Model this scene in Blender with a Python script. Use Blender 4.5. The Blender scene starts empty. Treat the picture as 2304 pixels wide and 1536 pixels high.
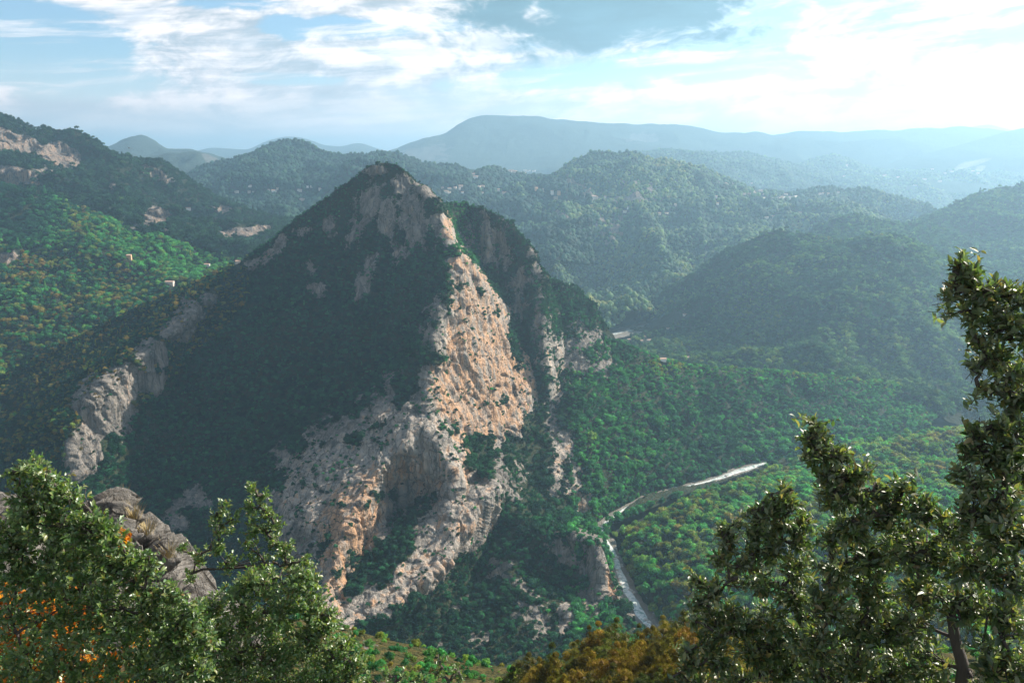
import bpy, math, random
import numpy as np
from mathutils import Vector, Matrix
from mathutils.geometry import delaunay_2d_cdt

random.seed(7); RNG = np.random.default_rng(7)
S = bpy.context.scene
COL = S.collection

# ---------------------------------------------------------------- camera
CAM_Z = 600.0
PITCH = math.radians(12.8)
FPX = 1792.0
cam_d = bpy.data.cameras.new("camera"); cam = bpy.data.objects.new("camera", cam_d); COL.objects.link(cam)
cam_d.lens = 28.0; cam_d.sensor_width = 36.0; cam_d.clip_start = 0.05; cam_d.clip_end = 120000
cam.location = (0, 0, CAM_Z); cam.rotation_euler = (math.radians(90) - PITCH, 0, 0)
S.camera = cam

# ---------------------------------------------------------------- light
SUN_AZ = math.radians(65.0); SUN_EL = math.radians(34.0)
sun_d = bpy.data.lights.new("sun", 'SUN'); sun_d.energy = 5.0; sun_d.angle = math.radians(0.5); sun_d.color = (1.0, 0.90, 0.78)
sun = bpy.data.objects.new("sun", sun_d); COL.objects.link(sun)
SUNV = Vector((math.sin(SUN_AZ) * math.cos(SUN_EL), math.cos(SUN_AZ) * math.cos(SUN_EL), math.sin(SUN_EL)))
sun.rotation_euler = SUNV.to_track_quat('Z', 'Y').to_euler(); sun.location = (0, 0, 3000)

S.view_settings.view_transform = 'Standard'; S.view_settings.look = 'None'
S.view_settings.exposure = 1.2; S.view_settings.gamma = 1.0; S.view_settings.use_curve_mapping = False
S.render.engine = 'CYCLES'
cy = S.cycles
cy.max_bounces = 3; cy.diffuse_bounces = 2; cy.glossy_bounces = 1; cy.transmission_bounces = 2
cy.volume_bounces = 1; cy.transparent_max_bounces = 4
cy.caustics_reflective = False; cy.caustics_refractive = False
cy.use_denoising = True
cy.use_adaptive_sampling = True; cy.adaptive_threshold = 0.015


# ---------------------------------------------------------------- node helper
class NT:
    def __init__(s, tree):
        s.t = tree; s.t.nodes.clear()
    def n(s, typ, **kw):
        nd = s.t.nodes.new(typ)
        for k, v in kw.items():
            if k.startswith('_'):
                setattr(nd, k[1:], v)
        return nd
    def link(s, a, b): s.t.links.new(a, b)
    def put(s, sock, v):
        if isinstance(v, (int, float)): sock.default_value = v
        elif isinstance(v, (tuple, list)):
            v = tuple(v)
            if len(sock.default_value) == 4 and len(v) == 3: v = v + (1,)
            sock.default_value = v
        else: s.link(v, sock)
    def math(s, op, a, b=0.0, c=None, clamp=False):
        nd = s.n('ShaderNodeMath', _operation=op, _use_clamp=clamp)
        s.put(nd.inputs[0], a); s.put(nd.inputs[1], b)
        if c is not None: s.put(nd.inputs[2], c)
        return nd.outputs[0]
    def vmath(s, op, a, b=(0, 0, 0), out=0, scale=None):
        nd = s.n('ShaderNodeVectorMath', _operation=op)
        s.put(nd.inputs[0], a); s.put(nd.inputs[1], b)
        if scale is not None: s.put(nd.inputs[3], scale)
        return nd.outputs[out]
    def noise(s, vec, scale, detail=4, rough=0.55, dist=0.0, out=0, lac=2.0):
        nd = s.n('ShaderNodeTexNoise')
        if vec is not None: s.put(nd.inputs['Vector'], vec)
        s.put(nd.inputs['Scale'], scale); nd.inputs['Detail'].default_value = detail
        nd.inputs['Roughness'].default_value = rough; nd.inputs['Distortion'].default_value = dist
        nd.inputs['Lacunarity'].default_value = lac
        return nd.outputs[out]
    def voro(s, vec, scale, feat='F1', out=0, rnd=1.0):
        nd = s.n('ShaderNodeTexVoronoi', _feature=feat)
        s.put(nd.inputs['Vector'], vec); s.put(nd.inputs['Scale'], scale); nd.inputs['Randomness'].default_value = rnd
        return nd.outputs[out]
    def ss(s, v, a, b, lo=0.0, hi=1.0):
        nd = s.n('ShaderNodeMapRange', _interpolation_type='SMOOTHSTEP')
        s.put(nd.inputs[0], v); s.put(nd.inputs[1], a); s.put(nd.inputs[2], b); s.put(nd.inputs[3], lo); s.put(nd.inputs[4], hi)
        return nd.outputs[0]
    def mix(s, f, a, b, mode='MIX'):
        nd = s.n('ShaderNodeMix', _data_type='RGBA', _blend_type=mode)
        s.put(nd.inputs[0], f); s.put(nd.inputs[6], a); s.put(nd.inputs[7], b)
        return nd.outputs[2]
    def attr(s, name, typ='GEOMETRY', out='Fac'):
        nd = s.n('ShaderNodeAttribute', _attribute_name=name, _attribute_type=typ)
        return nd.outputs[out]
    def bump(s, h, strength, dist, normal=None):
        nd = s.n('ShaderNodeBump'); s.put(nd.inputs['Strength'], strength); s.put(nd.inputs['Distance'], dist); s.put(nd.inputs['Height'], h)
        if normal is not None: s.put(nd.inputs['Normal'], normal)
        return nd.outputs[0]


def material(name):
    m = bpy.data.materials.new(name); m.use_nodes = True
    t = NT(m.node_tree); out = t.n('ShaderNodeOutputMaterial')
    return m, t, out


# ---------------------------------------------------------------- sky
def rayv(px, py):
    dx, dy = (px - 1152) / FPX, (768 - py) / FPX
    v = np.array([dx, math.cos(PITCH) + dy * math.sin(PITCH), -math.sin(PITCH) + dy * math.cos(PITCH)])
    return v / np.linalg.norm(v)

W = bpy.data.worlds.new("World"); S.world = W; W.use_nodes = True
t = NT(W.node_tree)
wo = t.n('ShaderNodeOutputWorld'); bg = t.n('ShaderNodeBackground'); t.link(bg.outputs[0], wo.inputs[0])
SKY_K = 0.075
bg.inputs[1].default_value = SKY_K
sky = t.n('ShaderNodeTexSky', _sky_type='NISHITA', _sun_disc=False, _sun_elevation=SUN_EL, _sun_rotation=SUN_AZ)
sky.air_density = 1.0; sky.dust_density = 1.0; sky.ozone_density = 2.0; sky.altitude = 500
base = t.mix(1.0, sky.outputs[0], (.84, .97, 1.0), 'MULTIPLY')
tc = t.n('ShaderNodeTexCoord').outputs['Generated']
sep = t.n('ShaderNodeSeparateXYZ'); t.link(tc, sep.inputs[0]); dz = sep.outputs[2]
dx_ = sep.outputs[0]; dy_ = sep.outputs[1]
cmb = t.n('ShaderNodeCombineXYZ')
# tilt so the streaks rise gently to the right, stretch flat near the horizon
tilt = t.math('SUBTRACT', dz, t.math('MULTIPLY', dx_, 0.07))
t.link(dx_, cmb.inputs[0]); t.link(dy_, cmb.inputs[1]); t.put(cmb.inputs[2], t.math('MULTIPLY', tilt, 2.4))
cv = cmb.outputs[0]
warp = t.noise(cv, 3.0, 4, 0.55, out=1)
cvw = t.vmath('ADD', cv, t.vmath('SCALE', t.vmath('SUBTRACT', warp, (0.5, 0.5, 0.5)), scale=0.22))
cl1 = t.noise(cvw, 5.5, 9, 0.58)
cmb2 = t.n('ShaderNodeCombineXYZ')
t.link(dx_, cmb2.inputs[0]); t.link(dy_, cmb2.inputs[1]); t.put(cmb2.inputs[2], t.math('MULTIPLY', tilt, 12.0))
streak = t.noise(t.vmath('ADD', cmb2.outputs[0], t.vmath('SCALE', warp, scale=0.35)), 5.0, 9, 0.62)
sc2 = t.noise(cvw, 16.0, 7, 0.62)

def blob(px, py, rx, ry, soft=1.0, rot=0.0):
    """a soft cloud or clear patch of sky round a direction; radii in radians"""
    c = rayv(px, py)
    d = t.vmath('SUBTRACT', tc, tuple(c))
    sp = t.n('ShaderNodeSeparateXYZ'); t.link(d, sp.inputs[0])
    u = t.math('ADD', sp.outputs[0], t.math('MULTIPLY', sp.outputs[2], rot)); v = t.math('SUBTRACT', sp.outputs[2], t.math('MULTIPLY', sp.outputs[0], rot))
    q = t.n('ShaderNodeCombineXYZ'); t.put(q.inputs[0], t.math('DIVIDE', u, rx)); t.put(q.inputs[1], t.math('DIVIDE', sp.outputs[1], max(rx, 0.2))); t.put(q.inputs[2], t.math('DIVIDE', v, ry))
    ln = t.vmath('LENGTH', q.outputs[0], out=1)
    ln = t.math('ADD', ln, t.math('MULTIPLY', t.math('SUBTRACT', cl1, 0.5), 1.5))
    ln = t.math('ADD', ln, t.math('MULTIPLY', t.math('SUBTRACT', sc2, 0.5), 2.2))
    return t.ss(ln, 1.0 + 0.5 * soft, 1.0 - 0.5 * soft)

clear = blob(120, 100, .085, .026, .6)
for a in ((500, -2, .06, .011, .5), (655, 60, .03, .013, .5), (800, 62, .075, .012, .6), (1700, 50, .085, .034, .7, .25), (1330, 168, .13, .013, .6, .08),
          (120, 180, .10, .016, .8), (1700, 5, .10, .02, .8), (1560, 150, .12, .018, .8), (640, 180, .06, .006, .7), (30, 20, .07, .014, .6), (900, 118, .05, .006, .7), (1000, 60, .03, .006, .6)):
    clear = t.math('MAXIMUM', clear, blob(*a))
# elsewhere: clouds with thin gaps
gap = t.ss(t.math('ADD', t.math('MULTIPLY', cl1, .6), t.math('MULTIPLY', streak, .4)), 0.47, 0.38)
clear = t.math('MAXIMUM', clear, t.math('MULTIPLY', gap, 0.4))
wisps = t.math('MULTIPLY', t.ss(streak, 0.46, 0.66), 0.75)
clear = t.math('MULTIPLY', clear, t.math('SUBTRACT', 1.0, wisps))
clear = t.math('MAXIMUM', clear, t.math('MULTIPLY', t.ss(dz, .22, .6), t.ss(streak, .64, .40)))
cloudf = t.math('SUBTRACT', 1.0, clear, clamp=True)
dark = t.math('MAXIMUM', blob(1390, 18, .19, .042, .7, .05), t.math('MULTIPLY', blob(1200, 95, .12, .014, 1.0), .5))
dark = t.math('MAXIMUM', dark, t.math('MULTIPLY', blob(180, 262, .22, .016, 1.0), .35))
dark = t.math('MAXIMUM', dark, t.math('MULTIPLY', blob(840, 240, .22, .014, 1.0), .32))
cloudf = t.math('MAXIMUM', cloudf, dark)
shade = t.math('ADD', t.math('MULTIPLY', t.math('SUBTRACT', streak, .5), 1.7), t.math('MULTIPLY', t.math('SUBTRACT', sc2, .5), 2.0))
bright = t.math('ADD', 0.72, t.math('MULTIPLY', shade, 0.36))
sdot = t.vmath('DOT_PRODUCT', tc, tuple(SUNV), out=1)
glow = t.math('POWER', t.math('MAXIMUM', sdot, 0.0), 5.0)
glow2 = t.math('POWER', t.math('MAXIMUM', sdot, 0.0), 30.0)
bright = t.math('ADD', bright, t.math('ADD', t.math('MULTIPLY', glow, 0.12), t.math('MULTIPLY', glow2, 0.5)))
ccol = t.mix(t.ss(shade, -.35, .25), (.58, .63, .69), (1.2, 1.06, 1.0))
ccol = t.mix(dark, ccol, (.12, .25, .31))
K = .60 / SKY_K
bright = t.math('MULTIPLY', bright, t.ss(dz, .10, .42, 1.35, .62))
cl = t.vmath('SCALE', ccol, scale=t.math('MULTIPLY', bright, K * 0.92))
base = t.vmath('ADD', base, t.vmath('SCALE', (1, .95, .95), scale=t.math('MULTIPLY', glow, 1.2)))
skyc = t.mix(cloudf, base, cl)
# pale band low over the horizon
hz = t.math('MULTIPLY', t.ss(dz, .12, .0), .7)
skyc = t.mix(hz, skyc, t.vmath('SCALE', (.98, .85, .82), scale=t.math('MULTIPLY', t.math('ADD', .82, t.math('MULTIPLY', glow, .35)), K)))
# the low sky toward the sun is much brighter
low = t.math('MULTIPLY', t.ss(dz, .13, .0), t.ss(sdot, -.8, -.1))
skyc = t.vmath('MULTIPLY', skyc, t.mix(low, (1, 1, 1), (1.62, 1.38, 1.28)))
# below the horizon: dim land tone
skyc = t.mix(t.ss(dz, -.01, -.08), skyc, tuple(x * K for x in (.10, .14, .16)))
t.link(skyc, bg.inputs[0])


# ---------------------------------------------------------------- noise (numpy)
def _h(ix, iy, iz, seed):
    h = (ix.astype(np.uint32) * np.uint32(374761393)) ^ (iy.astype(np.uint32) * np.uint32(668265263)) ^ (iz.astype(np.uint32) * np.uint32(2147483647)) ^ np.uint32((seed * 974711 + 12345) & 0xffffffff)
    h = (h ^ (h >> np.uint32(13))) * np.uint32(1274126177)
    h = (h ^ (h >> np.uint32(15))) * np.uint32(2246822519)
    h = h ^ (h >> np.uint32(16))
    return (h & np.uint32(0xffffff)).astype(np.float32) / np.float32(0xffffff)

def vnoise(p, seed=0):
    """smooth value noise in [-1,1] at p (N,3)"""
    f = np.floor(p); i = f.astype(np.int64); w = (p - f).astype(np.float32); w = w * w * w * (w * (w * 6 - 15) + 10)
    r = 0
    for a in (0, 1):
        wa = w[:, 0] if a else 1 - w[:, 0]
        for b in (0, 1):
            wb = w[:, 1] if b else 1 - w[:, 1]
            for c in (0, 1):
                wc = w[:, 2] if c else 1 - w[:, 2]
                r = r + wa * wb * wc * _h(i[:, 0] + a, i[:, 1] + b, i[:, 2] + c, seed)
    return r * 2 - 1

def fbm(p, oct=4, seed=0, gain=.5, ridged=False):
    r = 0; a = 1.0; s = 0
    for o in range(oct):
        n = vnoise(p * (2.03 ** o) + 17.3 * o, seed + o)
        if ridged: n = 1 - 2 * np.abs(n)
        r = r + a * n; s += a; a *= gain
    return r / s

def worley(p, seed=0):
    """F1, F2 and cell id"""
    f = np.floor(p); i = f.astype(np.int64); fr = p - f
    d1 = np.full(len(p), 9.0); d2 = np.full(len(p), 9.0); cid = np.zeros(len(p))
    for a in (-1, 0, 1):
        for b in (-1, 0, 1):
            for c in (-1, 0, 1):
                j = i + (a, b, c)
                hx = _h(j[:, 0], j[:, 1], j[:, 2], seed); hy = _h(j[:, 0], j[:, 1], j[:, 2], seed + 1); hz_ = _h(j[:, 0], j[:, 1], j[:, 2], seed + 2)
                d = np.sqrt((a + hx - fr[:, 0]) ** 2 + (b + hy - fr[:, 1]) ** 2 + (c + hz_ - fr[:, 2]) ** 2)
                nearer = d < d1
                d2 = np.where(nearer, d1, np.minimum(d2, d)); cid = np.where(nearer, hx * .5 + hy * .5, cid); d1 = np.minimum(d, d1)
    return d1, d2, cid

def sstep(x, a, b):
    u = np.clip((x - a) / (b - a), 0, 1); return u * u * (3 - 2 * u)

def unproj(px, py, D):
    px = np.asarray(px, float); py = np.asarray(py, float); D = np.asarray(D, float)
    dx, dy = (px - 1152) / FPX, (768 - py) / FPX
    y = math.cos(PITCH) + dy * math.sin(PITCH); z = -math.sin(PITCH) + dy * math.cos(PITCH)
    return np.stack([dx / y * D, D + 0 * px, CAM_Z + z / y * D], -1)

def proj(P):
    P = np.asarray(P, float); x, y, z = P[..., 0], P[..., 1], P[..., 2] - CAM_Z
    f = y * math.cos(PITCH) - z * math.sin(PITCH); u = y * math.sin(PITCH) + z * math.cos(PITCH)
    return 1152 + FPX * x / f, 768 - FPX * u / f, f

RIVER_Z = 150.0
def Dz(px, py, z=RIVER_Z):
    """distance at which the view through (px,py) meets the level z"""
    dy = (768 - py) / FPX
    y = math.cos(PITCH) + dy * math.sin(PITCH); zz = -math.sin(PITCH) + dy * math.cos(PITCH)
    return (z - CAM_Z) / zz * y


# ---------------------------------------------------------------- mesh helper
def mesh_obj(name, V, faces, mat=None, parent=None, smooth=True, attrs=None, link=True, mats=None, fmat=None):
    me = bpy.data.meshes.new(name)
    V = np.asarray(V, dtype=np.float32)
    if isinstance(faces, np.ndarray):
        k = faces.shape[1]
        me.vertices.add(len(V)); me.vertices.foreach_set('co', V.ravel())
        me.loops.add(faces.size); me.loops.foreach_set('vertex_index', faces.astype(np.int32).ravel())
        me.polygons.add(len(faces)); me.polygons.foreach_set('loop_start', np.arange(0, faces.size, k, dtype=np.int32))
        me.polygons.foreach_set('loop_total', np.full(len(faces), k, dtype=np.int32))
        me.update(calc_edges=True)
    else:
        me.from_pydata([tuple(map(float, v)) for v in V], [], faces); me.update()
    if smooth: me.polygons.foreach_set('use_smooth', np.ones(len(me.polygons), dtype=bool))
    for k_, v in (attrs or {}).items():
        a = me.attributes.new(k_, 'FLOAT', 'POINT'); a.data.foreach_set('value', np.asarray(v, dtype=np.float32))
    for m in (mats or ([mat] if mat else [])): me.materials.append(m)
    if fmat is not None: me.polygons.foreach_set('material_index', np.asarray(fmat, dtype=np.int32))
    o = bpy.data.objects.new(name, me)
    if link: COL.objects.link(o)
    if parent: o.parent = parent
    return o

def tag(o, label=None, cat=None, group=None, kind=None):
    if label: o['label'] = label
    if cat: o['category'] = cat
    if group: o['group'] = group
    if kind: o['kind'] = kind
    return o

def normals(V, F):
    n = np.zeros_like(V)
    a, b, c = V[F[:, 0]], V[F[:, 1]], V[F[:, 2]]
    fn = np.cross(b - a, V[F[:, -1]] - a) if F.shape[1] == 3 else np.cross(c - a, V[F[:, 3]] - b)
    for k in range(F.shape[1]): np.add.at(n, F[:, k], fn)
    l = np.linalg.norm(n, axis=1, keepdims=True); return n / np.maximum(l, 1e-9)


def tube(pts, r0, r1, n=6):
    pts = np.array(pts, float); m_ = len(pts); V, F = [], []
    for i, p in enumerate(pts):
        d = pts[min(i + 1, m_ - 1)] - pts[max(i - 1, 0)]; d /= np.linalg.norm(d) + 1e-9
        a = np.cross(d, (0.3, .2, 1)); a /= np.linalg.norm(a) + 1e-9; b_ = np.cross(d, a); r = r0 + (r1 - r0) * i / (m_ - 1)
        for k in range(n): an = k / n * 6.283; V.append(p + (a * math.cos(an) + b_ * math.sin(an)) * r)
    for i in range(m_ - 1):
        for k in range(n): F.append((i * n + k, i * n + (k + 1) % n, i * n + n + (k + 1) % n, i * n + n + k))
    return V, F


# ---------------------------------------------------------------- terrain material
def terrain_material(name, rockcol=(.34, .315, .28), far=False, soilcol=(.055, .055, .03), veg=(.02, .045, .022), orange=1.0):
    m, t, out = material(name)
    tc = t.n('ShaderNodeTexCoord').outputs['Object']
    rock = t.attr('rock'); warm = t.attr('warm')
    mp = t.n('ShaderNodeMapping'); t.link(tc, mp.inputs[0]); mp.inputs['Scale'].default_value = (1, 1, .13)
    v = mp.outputs[0]
    big = t.noise(tc, .02, 5, .6); med = t.noise(v, .11, 7, .65); fine = t.noise(v, .7, 7, .7)
    iso = t.noise(tc, .35, 8, .7)
    rc = t.mix(t.ss(med, .3, .7), tuple(x * .42 for x in rockcol), tuple(min(1, x * 1.38) for x in rockcol))
    rc = t.mix(t.math('MULTIPLY', t.ss(fine, .42, .7), .55), rc, tuple(min(1, x * 1.45) for x in rockcol))
    rc = t.vmath('SCALE', rc, scale=t.ss(warm, .0, .45, .56, 1.0))  # rock outside the warm zones darkened, deepening the shade in its colour
    # rust and ochre run-off where the face is freshly broken
    st = t.ss(t.math('ADD', t.math('MULTIPLY', warm, .5), t.math('MULTIPLY', t.math('SUBTRACT', med, .5), 2.2)), .18, .62)
    rc = t.mix(t.math('MULTIPLY', st, .85 * orange), rc, t.mix(fine, (.46, .22, .10), (.62, .38, .20)))
    # dark lichen and water streaks
    mp2 = t.n('ShaderNodeMapping'); t.link(tc, mp2.inputs[0]); mp2.inputs['Scale'].default_value = (1, 1, .06); mp2.inputs['Location'].default_value = (31, 7, 3)
    stk = t.noise(mp2.outputs[0], .16, 6, .62)
    rc = t.mix(t.math('MULTIPLY', t.ss(stk, .5, .66), .7), rc, (.085, .09, .09))
    rc = t.mix(t.math('MULTIPLY', t.ss(iso, .60, .66), .75), rc, (.05, .06, .045))
    crk = t.ss(t.voro(t.vmath('ADD', v, t.vmath('SCALE', t.noise(tc, .1, 4, .6, out=1), scale=6.0)), .085, 'DISTANCE_TO_EDGE'), .0, .06)
    rc = t.mix(t.math('MULTIPLY', t.math('SUBTRACT', 1.0, crk), .7), rc, (.05, .05, .05))
    gc = t.mix(t.ss(iso, .35, .65), veg, soilcol)
    rf = t.ss(t.math('ADD', rock, t.math('MULTIPLY', t.math('SUBTRACT', iso, .5), 1.5)), .42, .56)
    col = t.mix(rf, gc, rc)
    b = t.n('ShaderNodeBsdfPrincipled'); t.link(col, b.inputs['Base Color']); b.inputs['Roughness'].default_value = .95
    b.inputs['Specular IOR Level'].default_value = .15
    crack = t.voro(v, .3, 'DISTANCE_TO_EDGE'); ck = t.ss(crack, 0, .12)
    h = t.math('ADD', t.math('MULTIPLY', fine, 1.0), t.math('ADD', t.math('MULTIPLY', iso, 1.6), t.math('MULTIPLY', ck, .35)))
    nrm = t.bump(h, 1.0, 1.9 if not far else 5.0)
    t.link(nrm, b.inputs['Normal'])
    t.link(b.outputs[0], out.inputs[0])
    return m

def far_material(name, a, b_, rockc, sc=.01):
    m, t, out = material(name)
    tc = t.n('ShaderNodeTexCoord').outputs['Object']
    n1 = t.noise(tc, sc, 8, .65); n2 = t.noise(tc, sc * 8, 6, .7)
    col = t.mix(t.ss(n2, .35, .65), a, b_)
    rk = t.ss(t.math('ADD', t.attr('rock'), t.math('MULTIPLY', t.math('SUBTRACT', n2, .5), 1.2)), .4, .62)
    col = t.mix(rk, col, rockc)
    b = t.n('ShaderNodeBsdfPrincipled'); t.link(col, b.inputs['Base Color']); b.inputs['Roughness'].default_value = 1; b.inputs['Specular IOR Level'].default_value = 0
    t.link(t.bump(t.math('ADD', n1, t.math('MULTIPLY', n2, .5)), 1.0, .35 / sc), b.inputs['Normal'])
    t.link(b.outputs[0], out.inputs[0]); return m

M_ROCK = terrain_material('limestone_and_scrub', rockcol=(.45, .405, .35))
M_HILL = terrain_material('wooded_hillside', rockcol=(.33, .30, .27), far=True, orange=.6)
M_FAR = far_material('distant_slopes', (.04, .07, .06), (.075, .10, .08), (.15, .16, .15))


RL = [(1560, 1536), (1500, 1460), (1455, 1400), (1418, 1345), (1396, 1290), (1384, 1250), (1362, 1212), (1350, 1184), (1392, 1150), (1450, 1120), (1530, 1096), (1600, 1080), (1660, 1060), (1715, 1042), (1800, 1024)]
RLW = [20, 18, 16, 13, 9, 8, 9, 9, 8, 8, 7, 9, 13, 9, 2]
_c = np.array([unproj(x, y, Dz(x, y, 153))[:2] for x, y in RL])
RPTS = np.concatenate([_c[i] + (_c[i + 1] - _c[i]) * (np.arange(10)[:, None] / 10) for i in range(len(_c) - 1)]); RWID = np.interp(np.arange(len(RPTS)) / 10, range(len(RLW)), RLW)
def carve(P):
    """keep the land below the river's bed along its course"""
    c = np.where((P[:, 2] < 215) & (P[:, 1] < 1350) & (P[:, 1] > 450))[0]
    for k in range(0, len(c), 20000):
        i = c[k:k + 20000]; d = np.sqrt(((P[i, None, :2] - RPTS[None]) ** 2).sum(-1)) - RWID[None]
        m_ = d.min(1); P[i, 2] = np.minimum(P[i, 2], 150.5 + np.maximum(0, m_ + .5) * 3.2)
    return P

# ---------------------------------------------------------------- hills from lines of sight: each sheet is a real slope at its own distance
def smooth1(a, k):
    if k < 1: return a
    ker = np.hanning(2 * k + 3); ker /= ker.sum(); p = np.pad(a, (k + 1, k + 1), 'edge'); return np.convolve(p, ker, 'valid')

def back_slope(P, rays, lens, drops):
    rows = []
    for L, d in zip(lens, drops):
        Q = P.copy(); Q[:, :2] += rays * L; Q[:, 2] -= d; rows.append(Q)
    return rows

def ellipses(px, py, lst, seed=0, nz=None):
    """soft mask of rotated ellipses (cx,cy,rx,ry,deg,weight)"""
    m = np.zeros(np.shape(px))
    for e in lst:
        cx, cy_, rx, ry = e[:4]; a = math.radians(e[4] if len(e) > 4 else 0); w = e[5] if len(e) > 5 else 1.0
        dx, dy = px - cx, py - cy_
        u = (dx * math.cos(a) + dy * math.sin(a)) / rx; v = (-dx * math.sin(a) + dy * math.cos(a)) / ry
        r = np.sqrt(u * u + v * v)
        if nz is not None: r = r + nz * .45
        m = np.maximum(m, w * sstep(-r, -1.15, -.8) if w > .88 or max(rx, ry) > 90 else min(1, w * 1.25) * sstep(-r, -1.5, -.2))
    return m

HILLS = {}
def hill(name, rows, nx, nv, mat, amp=30, nscale=250, fine=6, fscale=40, rock=None, gully=1.0, smooth=6, seed=0, back=(200, 800, 2400), bdrop=(25, 220, 900), cliff=0, taper=.25):
    nx = int(nx * .68); nv = int(nv * .72)
    x0 = max(r[0][0] for r in rows); x1 = min(r[-1][0] for r in rows)
    X = np.linspace(x0, x1, nx)
    ys, Ds = [], []
    for r in rows:
        rx = [p[0] for p in r]
        D = [(p[2] if p[2] is not None else Dz(p[0], p[1])) for p in r]
        ys.append(smooth1(np.interp(X, rx, [p[1] for p in r]), max(1, smooth // 3))); Ds.append(smooth1(np.interp(X, rx, D), smooth * 3))
    ys = np.array(ys); Ds = np.array(Ds); R = len(rows)
    s = np.linspace(0, R - 1, nv)
    PX = np.tile(X, (nv, 1)); PY = np.zeros((nv, nx)); IN = np.zeros((nv, nx))
    for j in range(nx):
        PY[:, j] = np.interp(s, range(R), ys[:, j]); IN[:, j] = np.interp(s, range(R), 1 / Ds[:, j])
    k = max(1, nv // (R * 3))
    for j in range(nx):
        IN[:, j] = smooth1(IN[:, j], k)
    P = unproj(PX, PY, 1 / IN)
    sfl = np.repeat(s, nx)
    F = P.reshape(-1, 3).copy()
    pxf, pyf = PX.ravel(), PY.ravel()
    q = F.copy()
    gully = gully * .85
    tap = (taper + (1 - taper) * sstep(sfl, 0, .55))
    w = fbm(q / (nscale * 1.6), 2, seed + 40)[:, None] * nscale * .35
    g = fbm((q + w) * (1, 1, .35) / nscale, 5, seed, ridged=True, gain=.5)
    F[:, 2] += (g - .15) * amp * gully * tap
    F[:, 2] += fbm(q / (nscale * 2.2), 3, seed + 9) * amp * .8 * tap
    # gullies also cut into the slope horizontally
    rr = F[:, :2] / np.linalg.norm(F[:, :2], axis=1, keepdims=True)
    F[:, :2] -= rr * ((g - .15) * amp * .6 * tap)[:, None]
    F[:, 2] += fbm(q / fscale, 3, seed + 5) * fine
    idx = np.arange(nv * nx).reshape(nv, nx)
    ppx, ppy, _ = proj(F)
    nz = fbm(F / (nscale * .25), 3, seed + 3)
    rk = ellipses(ppx, ppy, rock, nz=nz) if rock else np.zeros(len(F))
    rk = np.where(rk > .02, np.clip(rk + fbm(F * (1, 1, .35) / (nscale * .05), 4, 602) * .7 * (1.1 - rk * .5), 0, 1), 0)
    if cliff:
        c = rk * (fbm(F * (1, 1, .2) / 18, 3, seed + 22, ridged=True) * .6 + fbm(F / 30, 3, seed + 21)) * cliff
        F[:, :2] -= rr * c[:, None]
    if name == 'riverside_hill': F = carve(F)
    top = F[:nx]; rt = top[:, :2] / np.linalg.norm(top[:, :2], axis=1, keepdims=True)
    bk = back_slope(top, rt, back, bdrop)
    B = np.concatenate(bk[::-1] + [F]); nb = len(bk)
    gi = np.arange((nv + nb) * nx).reshape(nv + nb, nx)
    Q = np.stack([gi[:-1, :-1], gi[1:, :-1], gi[1:, 1:], gi[:-1, 1:]], -1).reshape(-1, 4)
    rkf = np.concatenate([np.zeros(nb * nx), rk])
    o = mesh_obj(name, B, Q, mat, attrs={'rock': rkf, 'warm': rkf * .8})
    tag(o, kind='structure')
    HILLS[name + str(seed)] = (B, Q, rkf, nb * nx)
    return o, B, Q, rkf


# ---------------------------------------------------------------- distant ranges
def hz_rows(top, dD, depth_y, D2=None):
    return [top, [(x, y + depth_y, (D - dD)) for x, y, D in top]]

far1 = [(1900, 330, 15000), (2120, 303, 15000), (2150, 294, 15000), (2190, 284, 15000), (2228, 281, 15000), (2270, 292, 15000), (2304, 298, 15000), (2500, 300, 15000)]
hill('distant_mountain', hz_rows(far1, 2500, 40), 300, 20, M_FAR, amp=40, nscale=900, fine=8, fscale=200, seed=1)
far2 = [(-300, 350, 12000), (180, 345, 12000), (440, 342, 12000), (470, 333, 12000), (520, 335, 12000), (560, 337, 12000), (600, 318, 12000), (640, 307, 12000), (680, 310, 12000), (720, 325, 12000), (765, 332, 12000), (780, 325, 12000),
        (815, 322, 12000), (850, 334, 12000), (900, 350, 12000), (1300, 360, 12000), (2500, 360, 12000)]
hill('distant_mountain', hz_rows(far2, 2500, 50), 500, 24, M_FAR, amp=60, nscale=900, fine=10, fscale=160, seed=2)
plateau = [[(700, 372, 9000), (860, 345, 9000), (930, 320, 9000), (1000, 303, 9000), (1030, 282, 9000), (1060, 268, 9000), (1110, 262, 9000), (1200, 265, 9000), (1300, 272, 9000), (1450, 281, 9000), (1560, 290, 9000), (1600, 298, 9000),
            (1640, 304, 9000), (1700, 299, 9000), (1738, 305, 9000), (1790, 296, 9000), (1900, 295, 9000), (2050, 290, 9000), (2160, 284, 9000), (2230, 292, 9000), (2304, 302, 9000), (2600, 320, 9000)],
           [(700, 380, 8000), (1000, 345, 8000), (1200, 330, 8000), (1600, 345, 8000), (2600, 345, 8000)],
           [(700, 420, 6800), (2600, 420, 6800)]]
hill('distant_mountain', plateau, 700, 60, M_FAR, amp=140, nscale=1100, fine=14, fscale=150, seed=3, rock=[(950, 350, 90, 26, -15, .7), (1440, 310, 50, 14, 0, .6)])
rng_r = [[(1900, 400, 7600), (2050, 355, 7600), (2150, 330, 7600), (2240, 304, 7600), (2304, 292, 7600), (2420, 270, 7600), (2600, 260, 7600)],
         [(1900, 420, 6500), (2100, 390, 6500), (2600, 350, 6500)], [(1900, 440, 5800), (2600, 430, 5800)]]
hill('distant_mountain', rng_r, 300, 40, M_FAR, amp=90, nscale=900, fine=10, fscale=130, seed=4)
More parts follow.
